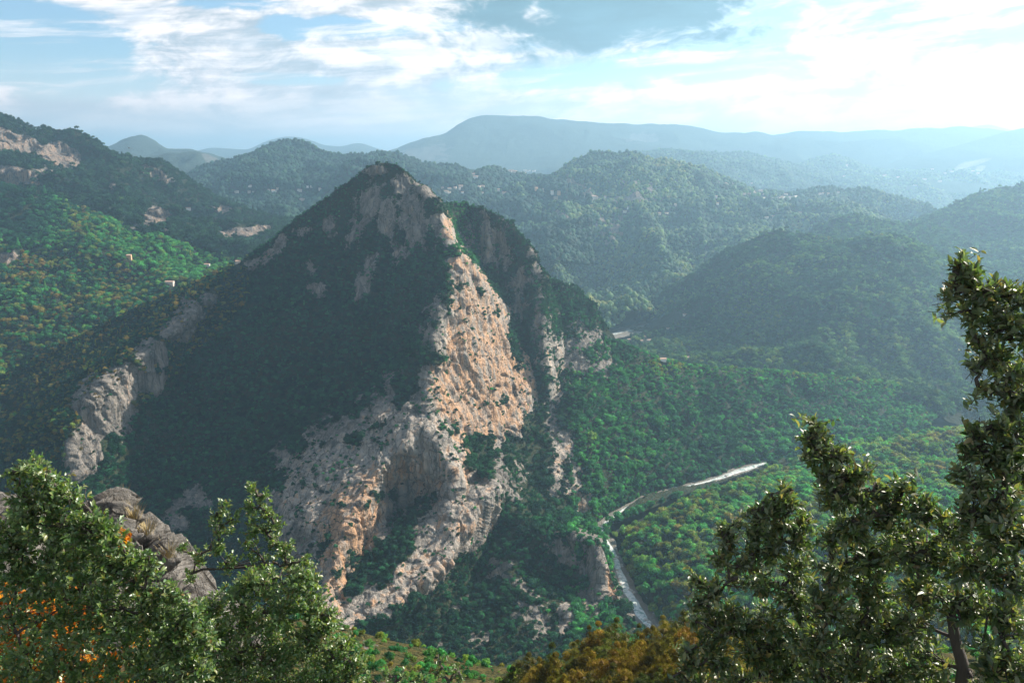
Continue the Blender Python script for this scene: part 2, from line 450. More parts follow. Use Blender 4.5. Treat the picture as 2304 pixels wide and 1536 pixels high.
knoll = [[(60, 350, 6500), (180, 338, 6500), (240, 332, 6500), (262, 322, 6500), (290, 308, 6500), (318, 304, 6500), (345, 314, 6500), (375, 334, 6500), (430, 336, 6500), (480, 348, 6500), (560, 372, 6500), (700, 380, 6500)],
         [(60, 380, 5800), (300, 350, 5800), (700, 400, 5800)], [(60, 420, 5200), (700, 430, 5200)]]
hill('distant_mountain', knoll, 300, 40, M_FAR, amp=80, nscale=600, fine=8, fscale=90, seed=5)
knoll2 = [[(200, 375, 5000), (300, 362, 5000), (380, 345, 5000), (440, 342, 5000), (470, 350, 5000), (492, 362, 5000), (540, 378, 5000), (700, 400, 5000)],
          [(200, 400, 4600), (450, 378, 4600), (700, 420, 4600)], [(200, 430, 4300), (700, 440, 4300)]]
hill('distant_mountain', knoll2, 260, 40, M_FAR, amp=70, nscale=400, fine=8, fscale=60, seed=6, rock=[(475, 358, 22, 12, 30, 1), (350, 385, 60, 10, 0, .6)])
low_r = [[(1100, 392, 8000), (1200, 388, 8000), (1290, 372, 8000), (1400, 352, 8000), (1500, 350, 8000), (1700, 356, 8000), (1830, 372, 8000), (2000, 385, 8000), (2500, 392, 8000)],
         [(1100, 420, 7400), (1500, 395, 7400), (2500, 420, 7400)], [(1100, 440, 7100), (2500, 450, 7100)]]
hill('distant_mountain', low_r, 400, 40, M_FAR, amp=60, nscale=500, fine=8, fscale=80, seed=7)

# ---------------------------------------------------------------- middle ranges
h2 = [[(1380, 352, 6500), (1430, 346, 6500), (1500, 340, 6500), (1590, 344, 6500), (1680, 345, 6500), (1720, 356, 6500), (1760, 368, 6500), (1820, 380, 6500), (1880, 400, 6500), (1960, 430, 6500), (2100, 470, 6500)],
      [(1380, 400, 5600), (1600, 390, 5600), (1800, 415, 5600), (2100, 500, 5600)], [(1380, 470, 5000), (1800, 470, 5000), (2100, 530, 5000)]]
hill('hill', h2, 400, 90, M_HILL, amp=110, nscale=420, fine=5, fscale=45, seed=11)
h3 = [[(1700, 400, 7000), (1790, 376, 7000), (1830, 362, 7000), (1870, 352, 7000), (1905, 360, 7000), (1950, 380, 7000), (1990, 388, 7000), (2040, 380, 7000), (2070, 376, 7000), (2150, 380, 7000), (2220, 385, 7000), (2304, 378, 7000), (2550, 370, 7000)],
      [(1700, 430, 6200), (1900, 405, 6200), (2304, 410, 6200), (2550, 420, 6200)], [(1700, 500, 5400), (2550, 520, 5400)]]
hill('hill', h3, 450, 90, M_HILL, amp=90, nscale=420, fine=5, fscale=45, seed=12)
dome = [[(250, 470, 3800), (410, 397, 3800), (450, 380, 3800), (500, 364, 3800), (545, 352, 3800), (580, 340, 3800), (620, 322, 3800), (652, 311, 3800), (685, 318, 3800), (720, 334, 3800), (760, 345, 3800), (820, 347, 3800), (860, 343, 3800), (900, 350, 3800),
         (930, 363, 3800), (980, 372, 3800), (1030, 374, 3800), (1060, 388, 3800), (1110, 380, 3800), (1150, 388, 3800), (1230, 402, 3800), (1330, 430, 3800)],
        [(250, 500, 3400), (600, 400, 3300), (900, 410, 3300), (1330, 450, 3300)],
        [(250, 560, 2700), (600, 500, 2700), (900, 470, 2800), (1330, 520, 2900)],
        [(250, 620, 2400), (900, 600, 2400), (1330, 640, 2400)]]
hill('hill', dome, 620, 170, M_HILL, amp=120, nscale=420, fine=5, fscale=45, seed=13, taper=.15)
village = [[(1060, 470, 3700), (1110, 448, 3500), (1160, 430, 3600), (1230, 404, 3750), (1270, 376, 3800), (1305, 356, 3800), (1345, 343, 3800), (1380, 350, 3800), (1420, 346, 3800), (1470, 358, 3800), (1520, 366, 3800), (1580, 378, 3800), (1620, 396, 3800), (1660, 410, 3750),
            (1700, 424, 3700), (1780, 430, 3700), (1840, 418, 3700), (1870, 417, 3700), (1900, 426, 3700), (1930, 419, 3700), (1980, 424, 3700), (2030, 438, 3700), (2080, 462, 3700), (2200, 520, 3700)],
           [(1060, 500, 3350), (1150, 470, 3300), (1230, 445, 3400), (1450, 470, 3300), (1700, 460, 3450), (1900, 460, 3500), (2200, 560, 3400)],
           [(1060, 580, 2900), (1200, 560, 2850), (1400, 560, 2850), (1700, 540, 2950), (2200, 620, 2900)],
           [(1060, 700, 2500), (1300, 680, 2480), (1500, 660, 2450), (1700, 640, 2450), (2200, 700, 2500)],
           [(1060, 860, None), (1300, 780, None), (1490, 735, None), (1600, 715, None), (2200, 760, None)]]
hill('hill', village, 760, 330, M_HILL, amp=125, nscale=330, fine=5, fscale=36, seed=14, taper=.18, cliff=14,
     rock=[(1300, 425, 60, 26, 30, .75), (1420, 440, 90, 40, 0, .5), (1265, 500, 20, 34, -20, .85), (1380, 520, 60, 40, 30, .55), (1180, 480, 40, 26, 20, .55), (1300, 560, 80, 26, 10, .45), (1640, 412, 25, 12, 0, .6)])
cliffs = [[(-500, 230, 2300), (-150, 250, 2300), (0, 267, 2300), (30, 272, 2300), (60, 287, 2300), (105, 308, 2300), (150, 334, 2320), (200, 350, 2340), (250, 366, 2360), (310, 372, 2380), (350, 382, 2380), (400, 402, 2380), (430, 425, 2380), (480, 455, 2380),
           (520, 470, 2380), (560, 492, 2380), (600, 500, 2380), (700, 506, 2380), (900, 520, 2400)],
          [(-500, 330, 2150), (0, 350, 2150), (150, 385, 2170), (300, 410, 2180), (500, 500, 2150), (900, 545, 2200)],
          [(-500, 440, 1950), (0, 425, 1950), (150, 440, 1950), (300, 480, 1950), (500, 545, 1900), (900, 590, 1950)],
          [(-500, 620, 1700), (0, 560, 1700), (300, 560, 1700), (500, 610, 1650), (900, 680, 1700)],
          [(-500, 760, 1500), (300, 700, 1500), (900, 780, 1500)]]
hill('hill', cliffs, 620, 330, M_HILL, amp=75, nscale=260, fine=4, fscale=30, seed=15, taper=.2, cliff=16,
     rock=[(40, 322, 90, 26, 14, 1), (128, 348, 64, 30, 22, 1), (20, 395, 70, 24, 10, .95), (95, 388, 60, 10, 0, .6), (360, 395, 50, 14, 30, .75), (350, 488, 34, 26, 0, .95), (310, 510, 20, 10, 0, .7), (500, 472, 26, 14, 10, .8), (560, 520, 70, 10, -8, .9), (250, 420, 12, 10, 0, .6), (380, 515, 18, 8, 0, .6)])
ghill = [[(-500, 330, 1900), (-100, 400, 1850), (0, 416, 1800), (60, 428, 1780), (120, 448, 1760), (180, 474, 1740), (260, 504, 1720), (330, 528, 1700), (400, 550, 1680), (470, 572, 1650), (540, 594, 1620), (700, 640, 1580), (900, 700, 1560)],
         [(-500, 480, 1650), (0, 500, 1600), (200, 560, 1560), (400, 620, 1520), (700, 700, 1480), (900, 760, 1460)],
         [(-500, 700, 1400), (0, 700, 1380), (300, 720, 1380), (900, 850, 1340)],
         [(-500, 960, 1200), (0, 930, 1200), (900, 960, 1200)]]
hill('hill', ghill, 620, 300, M_HILL, amp=38, nscale=200, fine=4, fscale=30, seed=16, taper=.3, rock=[(10, 580, 40, 24, 0, .8)], cliff=6)
rback = [[(1900, 560, 2900), (2010, 520, 2900), (2060, 495, 2900), (2100, 478, 2900), (2150, 458, 2900), (2200, 436, 2900), (2240, 425, 2900), (2280, 420, 2900), (2304, 412, 2900), (2420, 370, 2900), (2650, 340, 2900)],
         [(1900, 600, 2600), (2100, 540, 2600), (2304, 520, 2600), (2650, 480, 2600)], [(1900, 700, 2200), (2304, 660, 2200), (2650, 640, 2200)], [(1900, 860, 1900), (2650, 860, 1900)]]
hill('hill', rback, 420, 240, M_HILL, amp=55, nscale=300, fine=5, fscale=36, seed=17, taper=.2)
rmid = [[(1760, 560, 2600), (1825, 516, 2600), (1860, 500, 2600), (1900, 484, 2600), (1935, 487, 2600), (1960, 495, 2600), (2020, 505, 2600), (2080, 505, 2600), (2200, 540, 2600)],
        [(1760, 600, 2400), (2200, 580, 2400)], [(1760, 680, 2200), (2200, 680, 2200)]]
hill('hill', rmid, 300, 120, M_HILL, amp=30, nscale=200, fine=5, fscale=36, seed=18, taper=.2)
rmain = [[(1400, 735, 2350), (1465, 690, 2320), (1490, 668, 2300), (1530, 640, 2300), (1580, 606, 2280), (1620, 575, 2250), (1680, 545, 2230), (1720, 524, 2220), (1750, 518, 2220), (1800, 524, 2200), (1850, 534, 2200), (1900, 545, 2150), (1940, 532, 2100), (1990, 526, 2100),
          (2040, 536, 2100), (2090, 560, 2100), (2140, 590, 2100), (2304, 660, 2100), (2600, 720, 2100)],
         [(1400, 745, 2300), (1490, 700, 2250), (1620, 640, 2120), (1750, 590, 2050), (1900, 590, 2000), (2050, 600, 1950), (2304, 720, 1950), (2600, 780, 1950)],
         [(1400, 752, 2220), (1490, 715, 2220), (1600, 700, 2050), (1750, 690, 1900), (1900, 670, 1820), (2050, 690, 1780), (2304, 800, 1750), (2600, 860, 1750)],
         [(1400, 765, None), (1480, 745, None), (1600, 770, 1880), (1750, 800, 1700), (1900, 800, 1640), (2050, 820, 1600), (2304, 880, 1600), (2600, 920, 1600)],
         [(1400, 900, None), (1600, 880, None), (1900, 930, None), (2304, 960, None), (2600, 980, None)]]
hill('hill', rmain, 620, 330, M_HILL, amp=62, nscale=260, fine=4, fscale=30, seed=19, taper=.2)
rlow = [[(2060, 960, 1500), (2110, 930, 1500), (2160, 905, 1500), (2220, 880, 1500), (2304, 850, 1500), (2600, 790, 1500)], [(2060, 1000, 1350), (2304, 930, 1350), (2600, 900, 1350)], [(2060, 1060, 1200), (2600, 1000, 1200)]]
hill('hill', rlow, 200, 100, M_HILL, amp=20, nscale=120, fine=4, fscale=30, seed=20, taper=.3)
def U(x, y): return (x, y, Dz(x, y, 144))
near_r = [[U(1330, 1190), (1366, 1212, 885), (1420, 1186, 915), (1500, 1152, 955), (1600, 1116, 1010), (1680, 1088, 1040), (1730, 1062, 1060), (1800, 1030, 1085), (1900, 997, 1100), (2000, 982, 1110), (2100, 970, 1115), (2200, 957, 1120), (2304, 947, 1120), (2700, 900, 1120)],
          [U(1330, 1222), U(1378, 1222), (1420, 1200, 885), (1600, 1120, 950), (1800, 1080, 960), (2000, 1050, 960), (2304, 1020, 960), (2700, 980, 960)],
          [U(1330, 1270), U(1392, 1260), (1430, 1245, 822), (1600, 1220, 820), (1800, 1190, 800), (2000, 1160, 780), (2304, 1130, 770), (2700, 1100, 770)],
          [U(1330, 1340), U(1420, 1345), (1470, 1350, 728), (1600, 1360, 690), (1800, 1330, 650), (2304, 1290, 600), (2700, 1280, 590)],
          [U(1330, 1430), U(1480, 1430), (1540, 1440, 660), (1700, 1500, 600), (2000, 1520, 540), (2304, 1500, 480), (2700, 1500, 460)],
          [U(1330, 1540), U(1540, 1540), (1700, 1600, 540), (2000, 1640, 450), (2304, 1640, 400), (2700, 1640, 380)]]
hill('riverside_hill', near_r, 620, 300, M_HILL, amp=12, nscale=110, fine=2, fscale=24, seed=21, smooth=2, taper=.06, back=(30, 120, 400), bdrop=(8, 60, 250))

# ---------------------------------------------------------------- the great crag
def Rv(x, y): return (x, y, Dz(x, y, 152))
OUTL = [(-250, 1010, 1060), (-150, 940, 1090), (0, 852, 1120), (100, 800, 1140), (200, 746, 1150), (320, 692, 1160), (430, 645, 1165), (540, 590, 1160), (600, 546, 1160), (660, 500, 1150), (720, 455, 1140), (780, 410, 1130), (830, 374, 1120), (865, 364, 1115),
        (895, 372, 1110), (915, 385, 1105), (935, 402, 1100), (970, 432, 1085), (998, 458, 1070),
        (1012, 454, 1290), (1045, 452, 1268), (1065, 462, 1255), (1092, 462, 1222), (1120, 480, 1208), (1150, 505, 1192), (1175, 535, 1178), (1195, 570, 1163), (1212, 605, 1150), (1224, 628, 1146), (1262, 635, 1240), (1300, 655, 1270), (1330, 692, 1260), (1350, 725, 1250),
        (1375, 757, 1230), (1420, 782, 1220), (1480, 806, 1230), (1520, 820, 1240), (1600, 828, 1270), (1700, 833, 1300), (1800, 842, 1340), (1900, 850, 1380), (2000, 864, 1410), (2060, 882, 1430), (2095, 905, 1420), (2108, 930, 1400), (2085, 965, 1340), (2020, 990, 1300), (1900, 1005, 1240),
        Rv(1800, 1030), Rv(1720, 1055), Rv(1600, 1095), Rv(1500, 1130), Rv(1420, 1165), Rv(1360, 1190), Rv(1368, 1215), Rv(1385, 1290), Rv(1400, 1350), Rv(1440, 1395), Rv(1480, 1450), (1480, 1520, 690), (1300, 1600, 620), (1000, 1600, 580), (700, 1600, 560), (300, 1600, 560), (-250, 1600, 560)]
LINES = [
    # spine of pale crags on the left rim: crest, then foot
    [(540, 600, 1130), (480, 650, 1090), (440, 690, 1050), (400, 735, 1010), (340, 775, 975), (280, 820, 935), (235, 850, 905), (190, 900, 880), (160, 940, 865), (155, 1000, 845), (150, 1060, 830)],
    [(560, 612, 1150), (500, 670, 1120), (462, 720, 1085), (420, 760, 1055), (390, 850, 1010), (330, 900, 960), (300, 950, 925), (250, 1030, 875), (200, 1110, 830)],
    [(520, 612, 1160), (400, 700, 1090), (300, 780, 1030), (200, 860, 960), (150, 920, 925), (110, 1000, 920), (80, 1080, 900)],
    # slope left of the spine
    [(300, 745, 1120), (100, 880, 1060), (0, 960, 1020), (-250, 1120, 960)],
    # hollow of the shaded face
    [(865, 400, 1110), (800, 500, 1095), (730, 620, 1075), (650, 740, 1045), (560, 850, 1030), (460, 960, 985), (380, 1060, 925), (300, 1160, 850), (250, 1300, 760)],
    [(880, 430, 1090), (850, 560, 1065), (790, 700, 1030), (700, 850, 1000), (620, 960, 962), (540, 1080, 905), (460, 1180, 845), (400, 1300, 765)],
    # sharp edge between wood and rock, down to the foot
    [(935, 402, 1100), (985, 460, 1060), (1012, 505, 1045), (1020, 540, 1030), (1040, 580, 1010), (1005, 640, 975), (985, 700, 950), (960, 780, 920), (905, 840, 908), (880, 870, 900), (800, 930, 890), (720, 1000, 865), (670, 1080, 828), (645, 1160, 788), (650, 1250, 745), (700, 1345, 692), (740, 1400, 650)],
    [(925, 410, 1098), (965, 480, 1066), (980, 560, 1040), (975, 640, 1000), (940, 740, 975), (870, 830, 955), (780, 915, 935), (695, 980, 910), (630, 1080, 868), (600, 1180, 820), (560, 1300, 750)],
    # nose between the grey slab and the sunlit wall
    [(985, 700, 940), (975, 800, 905), (962, 870, 880), (955, 950, 838), (985, 1000, 818), (1015, 1050, 800), (1028, 1110, 782), (1040, 1160, 775), (1000, 1230, 748), (900, 1330, 690), (830, 1395, 660)],
    # middle of the sunlit wall
    [(1050, 620, 1025), (1060, 700, 1005), (1060, 800, 975), (1070, 900, 945), (1075, 980, 915), (1080, 1060, 880)],
    [(1085, 650, 1065), (1110, 750, 1050), (1130, 850, 1025), (1130, 930, 990), (1120, 990, 955)],
    # far edge of the sunlit wall and the crags standing behind it
    [(1050, 580, 1030), (1062, 585, 1060), (1100, 640, 1105), (1140, 710, 1110), (1165, 780, 1100), (1185, 840, 1080), (1196, 888, 1055), (1150, 960, 980), (1100, 1010, 930)],
    [(1004, 470, 1230), (1030, 540, 1215), (1072, 582, 1195), (1115, 635, 1175), (1152, 705, 1150), (1178, 780, 1115), (1203, 850, 1085), (1211, 890, 1070)],
    # grooves and towers in the rear crags
    [(1068, 490, 1275), (1078, 560, 1262), (1086, 610, 1225)], [(1092, 472, 1222), (1098, 520, 1205), (1104, 590, 1186)],
    [(1108, 500, 1232), (1116, 560, 1215), (1124, 610, 1190)],
    [(1130, 500, 1200), (1156, 560, 1182), (1180, 640, 1152), (1200, 720, 1122)],
    [(1217, 628, 1146), (1222, 700, 1116), (1230, 800, 1078), (1236, 870, 1052)],
    [(1232, 640, 1238), (1250, 720, 1205), (1262, 790, 1168), (1250, 862, 1115)],
    [(1290, 670, 1240), (1300, 750, 1190), (1310, 830, 1130)],
    [(1340, 740, 1215), (1365, 800, 1170), (1370, 830, 1140), (1310, 870, 1110)],
    [(1375, 770, 1215), (1385, 830, 1165), (1300, 885, 1075)],
    # rib of broken rock running down from the rear crags to the river
    [(1238, 900, 1065), (1262, 960, 1030), (1275, 1030, 990), (1290, 1100, 955), (1300, 1160, 930)],
    [(1300, 930, 1060), (1310, 1000, 1020), (1322, 1080, 975), (1325, 1140, 945), (1318, 1175, 930)],
    # gully between wall and rib
    [(1205, 920, 1045), (1180, 1000, 985), (1190, 1080, 940), (1230, 1150, 905), (1290, 1185, 895)],
    # spur flank above the river
    [(1420, 850, 1170), (1450, 950, 1110), (1440, 1050, 1030), (1400, 1120, 975)],
    [(1600, 900, 1210), (1600, 980, 1160), (1580, 1050, 1090)], [(1800, 900, 1290), (1800, 960, 1240), (1790, 1000, 1170)],
    [(1950, 900, 1350), (1960, 950, 1300)],
    # rock band below the cave, and the green ledge above it
    [(1100, 1125, 795), (1060, 1190, 765), (1000, 1260, 725), (900, 1350, 675), (830, 1405, 645), (780, 1420, 635)],
    [(1110, 1130, 830), (1070, 1210, 795), (1010, 1290, 755), (920, 1380, 700), (850, 1440, 660)],
    [(1090, 1060, 850), (1105, 1100, 810)],
    [(1030, 1110, 800), (980, 1165, 775), (900, 1240, 735), (800, 1330, 690), (770, 1390, 660)],
    # caves: set back behind the rim
    [(722, 1355, 655), (755, 1260, 694), (778, 1190, 724), (820, 1120, 756), (870, 1055, 790), (900, 1015, 812)],
    [(770, 1345, 690), (800, 1262, 745), (840, 1190, 775)],
    [(870, 1060, 825), (900, 1030, 835), (945, 1020, 838), (965, 1050, 832)],
    [(875, 1110, 842), (920, 1090, 850), (960, 1085, 848), (1000, 1090, 830)],
    [(885, 1150, 825), (940, 1130, 840), (1000, 1120, 825)],
    # shaded hollow under the rock band and the two ribs with dark left faces
    [(1110, 1180, 850), (1060, 1290, 800), (980, 1400, 735), (900, 1470, 690)],
    [(1125, 1060, 850), (1140, 1130, 842), (1175, 1185, 825), (1230, 1193, 800), (1290, 1194, 784), (1330, 1208, 774), (1352, 1222, 767), (1366, 1262, 757)],
    [(1170, 1300, 800), (1230, 1322, 780), (1290, 1346, 752), (1322, 1352, 742)],
    [(1326, 1236, 792), (1332, 1300, 778), (1328, 1345, 762)],
    [(1350, 1240, 758), (1345, 1330, 744), (1355, 1362, 736)],
    [(1366, 1262, 760), (1378, 1300, 763), (1370, 1350, 750), (1362, 1368, 742)],
    [(1110, 1240, 802), (1150, 1270, 770), (1175, 1310, 745), (1215, 1340, 725), (1250, 1362, 712), (1278, 1366, 705), (1284, 1400, 698), (1280, 1445, 684)],
    [(1130, 1430, 690), (1200, 1445, 675), (1250, 1450, 668)],
    [(1258, 1380, 735), (1262, 1450, 690)],
    [(1300, 1378, 740), (1330, 1400, 735), (1380, 1420, 725)],
    [(1000, 1500, 680), (1200, 1510, 665), (1400, 1480, 700)],
    # foot of the shaded face
    [(560, 1400, 640), (640, 1330, 670), (700, 1420, 640), (760, 1460, 620)], [(300, 1400, 660), (100, 1300, 720), (-250, 1250, 800)],
]
def build_crag():
    pts, edges = [], []
    for k, L in enumerate([OUTL + [OUTL[0]]] + LINES):
        st = len(pts)
        pts += list(L); edges += [(st + i, st + i + 1) for i in range(len(L) - 1)]
    pts = [(p[0], p[1], min(p[2], Dz(p[0], p[1], 151 if p[2] == Dz(p[0], p[1], 152) else 158)) if p[1] > 700 else p[2]) for p in pts]
    v2 = [Vector((p[0], p[1])) for p in pts]
    vo, eo, fo, ov, oe, of = delaunay_2d_cdt(v2, edges, [], 0, 1e-3)
    inv = np.zeros(len(vo)); known = np.zeros(len(vo), bool)
    for i, src in enumerate(ov):
        if src: inv[i] = np.mean([1 / pts[s][2] for s in src]); known[i] = True
    for i in range(len(vo)):
        if not known[i]:   # a crossing of two lines: average its neighbours
            nb = [b if a == i else a for a, b in eo if i in (a, b)]
            nb = [n for n in nb if known[n]] or nb
            inv[i] = np.mean([inv[n] for n in nb]) if nb else 1 / 900
    st = 2.3
    gx = np.arange(-310, 2180, st); gy = np.arange(270, 1640, st)
    NX, NY = len(gx), len(gy)
    G = np.full((NY, NX), np.nan)
    vv = np.array([(v.x, v.y) for v in vo])
    for f in fo:
        if len(f) != 3: continue
        a, b, c = vv[list(f)]
        x0, x1 = np.searchsorted(gx, [min(a[0], b[0], c[0]), max(a[0], b[0], c[0])]); y0, y1 = np.searchsorted(gy, [min(a[1], b[1], c[1]), max(a[1], b[1], c[1])])
        if x1 <= x0 or y1 <= y0: continue
        XX, YY = np.meshgrid(gx[x0:x1], gy[y0:y1])
        det = (b[1] - c[1]) * (a[0] - c[0]) + (c[0] - b[0]) * (a[1] - c[1])
        if abs(det) < 1e-9: continue
        l1 = ((b[1] - c[1]) * (XX - c[0]) + (c[0] - b[0]) * (YY - c[1])) / det
        l2 = ((c[1] - a[1]) * (XX - c[0]) + (a[0] - c[0]) * (YY - c[1])) / det
        l3 = 1 - l1 - l2
        ins = (l1 > -1e-4) & (l2 > -1e-4) & (l3 > -1e-4)
        val = l1 * inv[f[0]] + l2 * inv[f[1]] + l3 * inv[f[2]]
        sub = G[y0:y1, x0:x1]; sub[ins] = val[ins]
    # outline mask, with a ragged natural edge
    XX, YY = np.meshgrid(gx, gy)
    poly = np.array([(p[0], p[1]) for p in OUTL]); mask = np.zeros_like(XX, bool)
    j = len(poly) - 1
    rag = fbm(np.stack([XX.ravel() / 16, YY.ravel() / 16, XX.ravel() * 0], -1), 4, 77).reshape(XX.shape) * 5
    Yr = YY + rag * (YY < 900)
    for i in range(len(poly)):
        xi, yi = poly[i]; xj, yj = poly[j]
        cond = ((yi > Yr) != (yj > Yr)); xx = (xj - xi) * (Yr - yi) / (yj - yi + 1e-12) + xi
        mask ^= cond & (XX < xx); j = i
    mask |= False
    ok = ~np.isnan(G)
    G0 = np.where(ok, G, 0)
    # relax the facets a little (normalised blur), keeping the sharpest steps
    def blur(a, n):
        for _ in range(n):
            a = (np.roll(a, 1, 0) + np.roll(a, -1, 0) + 2 * a) / 4; a = (np.roll(a, 1, 1) + np.roll(a, -1, 1) + 2 * a) / 4
        return a
    w = blur(ok.astype(float), 14); B = blur(G0, 14) / np.maximum(w, 1e-6)
    w2 = blur(ok.astype(float), 80); B2 = blur(G0, 80) / np.maximum(w2, 1e-6)
    # beyond the triangulated area fall back on the wide blur so ragged edges stay attached
    G = np.where(w > .5, B, B2)
    mask &= (w2 > .02)
    # wooded slopes are smoother than rock
    return gx, gy, G, mask, XX, YY

gx, gy, INVG, CMASK, CXX, CYY = build_crag()
NYc, NXc = INVG.shape
CP = unproj(CXX.ravel(), CYY.ravel(), 1 / INVG.ravel())

# where bare rock shows, in the view the map was drawn from
pxc, pyc = CXX.ravel(), CYY.ravel()
nzr = fbm(CP / 26, 4, 5) * 1.2 + fbm(CP / 7, 3, 6) * .5
ROCKS = [  # spine
    (228, 915, 62, 80, -20, 1), (185, 1010, 34, 70, 0, 1), (270, 860, 50, 40, -35, 1), (335, 800, 36, 34, -40, .95), (400, 735, 46, 24, -38, 1), (330, 860, 36, 28, 0, .85), (432, 700, 20, 26, 0, 1), (466, 680, 14, 14, 0, .9),
    (600, 580, 44, 16, -28, 1), (640, 545, 14, 14, 0, .8), (555, 596, 14, 10, 0, .8),
    # peak
    (850, 385, 26, 10, 0, .8), (835, 460, 30, 40, 10, .78), (870, 500, 22, 50, 0, .72), (800, 520, 22, 40, 20, .6), (935, 490, 40, 60, -25, .74), (955, 430, 34, 16, 40, .85), (905, 420, 18, 24, 0, .7), (740, 510, 16, 22, 20, .75), (840, 600, 14, 34, 20, .85), (820, 640, 20, 34, 25, .85),
    (700, 600, 14, 20, 0, .65), (715, 650, 18, 14, 0, .75), (900, 570, 22, 20, 0, .6), (690, 520, 20, 12, 0, .55), (990, 500, 22, 34, -20, .9), (1010, 520, 14, 40, -15, .95),
    # wall and slab
    (850, 1100, 140, 70, -40, 1), (960, 1060, 90, 60, -30, 1),
    (1045, 630, 36, 70, -12, 1), (1045, 760, 80, 110, -8, 1), (1075, 860, 110, 110, 0, 1), (1000, 900, 70, 90, 0, 1), (1165, 870, 40, 60, -15, 1), (1110, 720, 44, 90, -16, 1), (900, 870, 30, 34, 0, .9), (1060, 960, 100, 60, 0, 1),
    (880, 980, 120, 90, -20, 1), (780, 1010, 90, 80, -40, 1), (740, 1110, 100, 90, -40, 1), (900, 1080, 150, 90, -30, 1), (1040, 1100, 60, 90, 0, 1), (700, 1200, 70, 60, -30, 1), (700, 1290, 60, 60, 0, 1), (820, 1180, 80, 60, -40, 1), (1000, 1160, 100, 40, -42, 1),
    (940, 1290, 120, 36, -40, 1), (820, 1370, 90, 34, -30, 1), (1060, 1180, 70, 40, -48, 1), (740, 1350, 40, 50, 0, 1), (650, 1150, 30, 50, -20, .8), (1120, 1080, 24, 50, 0, .8), (780, 1330, 60, 60, 0, .7),
    (450, 1120, 44, 24, -10, .85), (395, 1180, 26, 34, 0, .8), (640, 1030, 30, 34, -40, .6),
    # rear crags
    (1097, 520, 14, 60, 0, 0.51), (1060, 570, 34, 60, -6, 0.35), (1130, 560, 22, 60, -12, 0.37), (1175, 620, 14, 60, -14, 0.39), (1200, 680, 14, 60, -8, 0.37), (1160, 650, 20, 60, 0, 0.33), (1205, 600, 8, 36, -20, 0.47), (1090, 600, 34, 50, 0, 0.37),
    (1245, 800, 24, 70, -6, 0.41), (1290, 800, 34, 60, 0, 0.47), (1350, 810, 20, 36, 0, 0.43), (1215, 760, 12, 70, 0, 0.39), (1240, 880, 22, 30, 0, 0.33), (1325, 770, 20, 34, 0, 0.37),
    # rib to the river
    (1240, 950, 14, 40, 0, .48), (1262, 1000, 20, 50, -12, .5), (1255, 1080, 28, 36, 0, .48), (1296, 1080, 12, 70, -8, .6), (1312, 1140, 18, 34, 0, .8), (1180, 920, 30, 14, -30, .7), (1160, 1080, 20, 40, 0, .4),
    # lower ribs: weights cut so pale rock reads as shaded faces
    (1275, 1240, 50, 34, 15, .45), (1310, 1290, 20, 60, 0, .5), (1345, 1300, 18, 70, 0, .95), (1368, 1305, 12, 56, 0, 1), (1190, 1330, 70, 6, 34, .6), (1210, 1400, 50, 34, 20, .32), (1270, 1400, 16, 46, 0, .9), (1120, 1290, 44, 8, -40, .5), (1010, 1380, 70, 8, -38, .4), (1120, 1265, 16, 10, 0, .5),
    (1060, 1440, 60, 14, -10, .35), (1330, 1205, 60, 8, 25, .9)]
VEGS = [(905, 890, 18, 44, 10, 1), (930, 860, 16, 30, 0, 1), (855, 960, 34, 10, -20, .8), (800, 990, 30, 14, 0, .8), (1030, 640, 12, 22, 20, .7), (1000, 670, 10, 20, 0, .7), (1115, 640, 16, 50, -24, 1), (1150, 760, 12, 80, -12, .8), (1070, 1000, 34, 26, 0, 1), (1085, 1040, 34, 40, -10, 1),
        (1050, 1040, 16, 26, 0, 1), (880, 1225, 100, 18, -42, 1), (800, 1310, 34, 30, -30, 1), (885, 1120, 14, 24, 0, .8), (960, 1125, 34, 14, -20, .8), (1120, 900, 20, 12, 0, .5), (1010, 970, 14, 10, -40, .9), (830, 1130, 30, 14, -50, .75), (720, 1250, 50, 14, -40, .6),
        (1110, 700, 10, 40, -20, .6), (770, 940, 30, 10, -30, .6), (700, 1100, 22, 12, 0, .5), (640, 1200, 20, 20, 0, .4)]
rockc = ellipses(pxc, pyc, ROCKS, nz=nzr)
rockc = rockc * (1 - ellipses(pxc, pyc, VEGS, nz=nzr))
_strk = fbm(CP * (1, 1, .3) / 15, 5, 601, ridged=True, gain=.6) - .1
rockc = np.where(rockc > .02, np.clip(rockc + _strk * 1.1 * (1.12 - rockc), 0, 1), 0)
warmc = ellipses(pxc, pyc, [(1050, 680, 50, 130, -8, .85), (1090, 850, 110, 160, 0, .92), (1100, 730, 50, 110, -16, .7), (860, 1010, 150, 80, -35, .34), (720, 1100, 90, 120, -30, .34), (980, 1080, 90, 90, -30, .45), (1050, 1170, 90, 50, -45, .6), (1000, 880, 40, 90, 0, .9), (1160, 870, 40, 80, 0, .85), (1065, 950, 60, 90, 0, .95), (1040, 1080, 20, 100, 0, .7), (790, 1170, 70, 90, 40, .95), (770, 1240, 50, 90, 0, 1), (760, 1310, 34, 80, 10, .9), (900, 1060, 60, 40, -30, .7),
        (920, 1300, 120, 40, -40, .6), (820, 1380, 80, 30, -30, .5), (830, 1080, 50, 30, -50, .7), (1372, 1295, 20, 76, 0, 1), (1010, 500, 14, 50, 0, .8), (1245, 850, 40, 80, 0, .45), (1300, 1130, 40, 60, 0, .6), (1270, 1030, 30, 60, 0, .5), (1062, 520, 60, 120, 0, .3), (1275, 1400, 16, 50, 0, .5)], nz=nzr * .6)

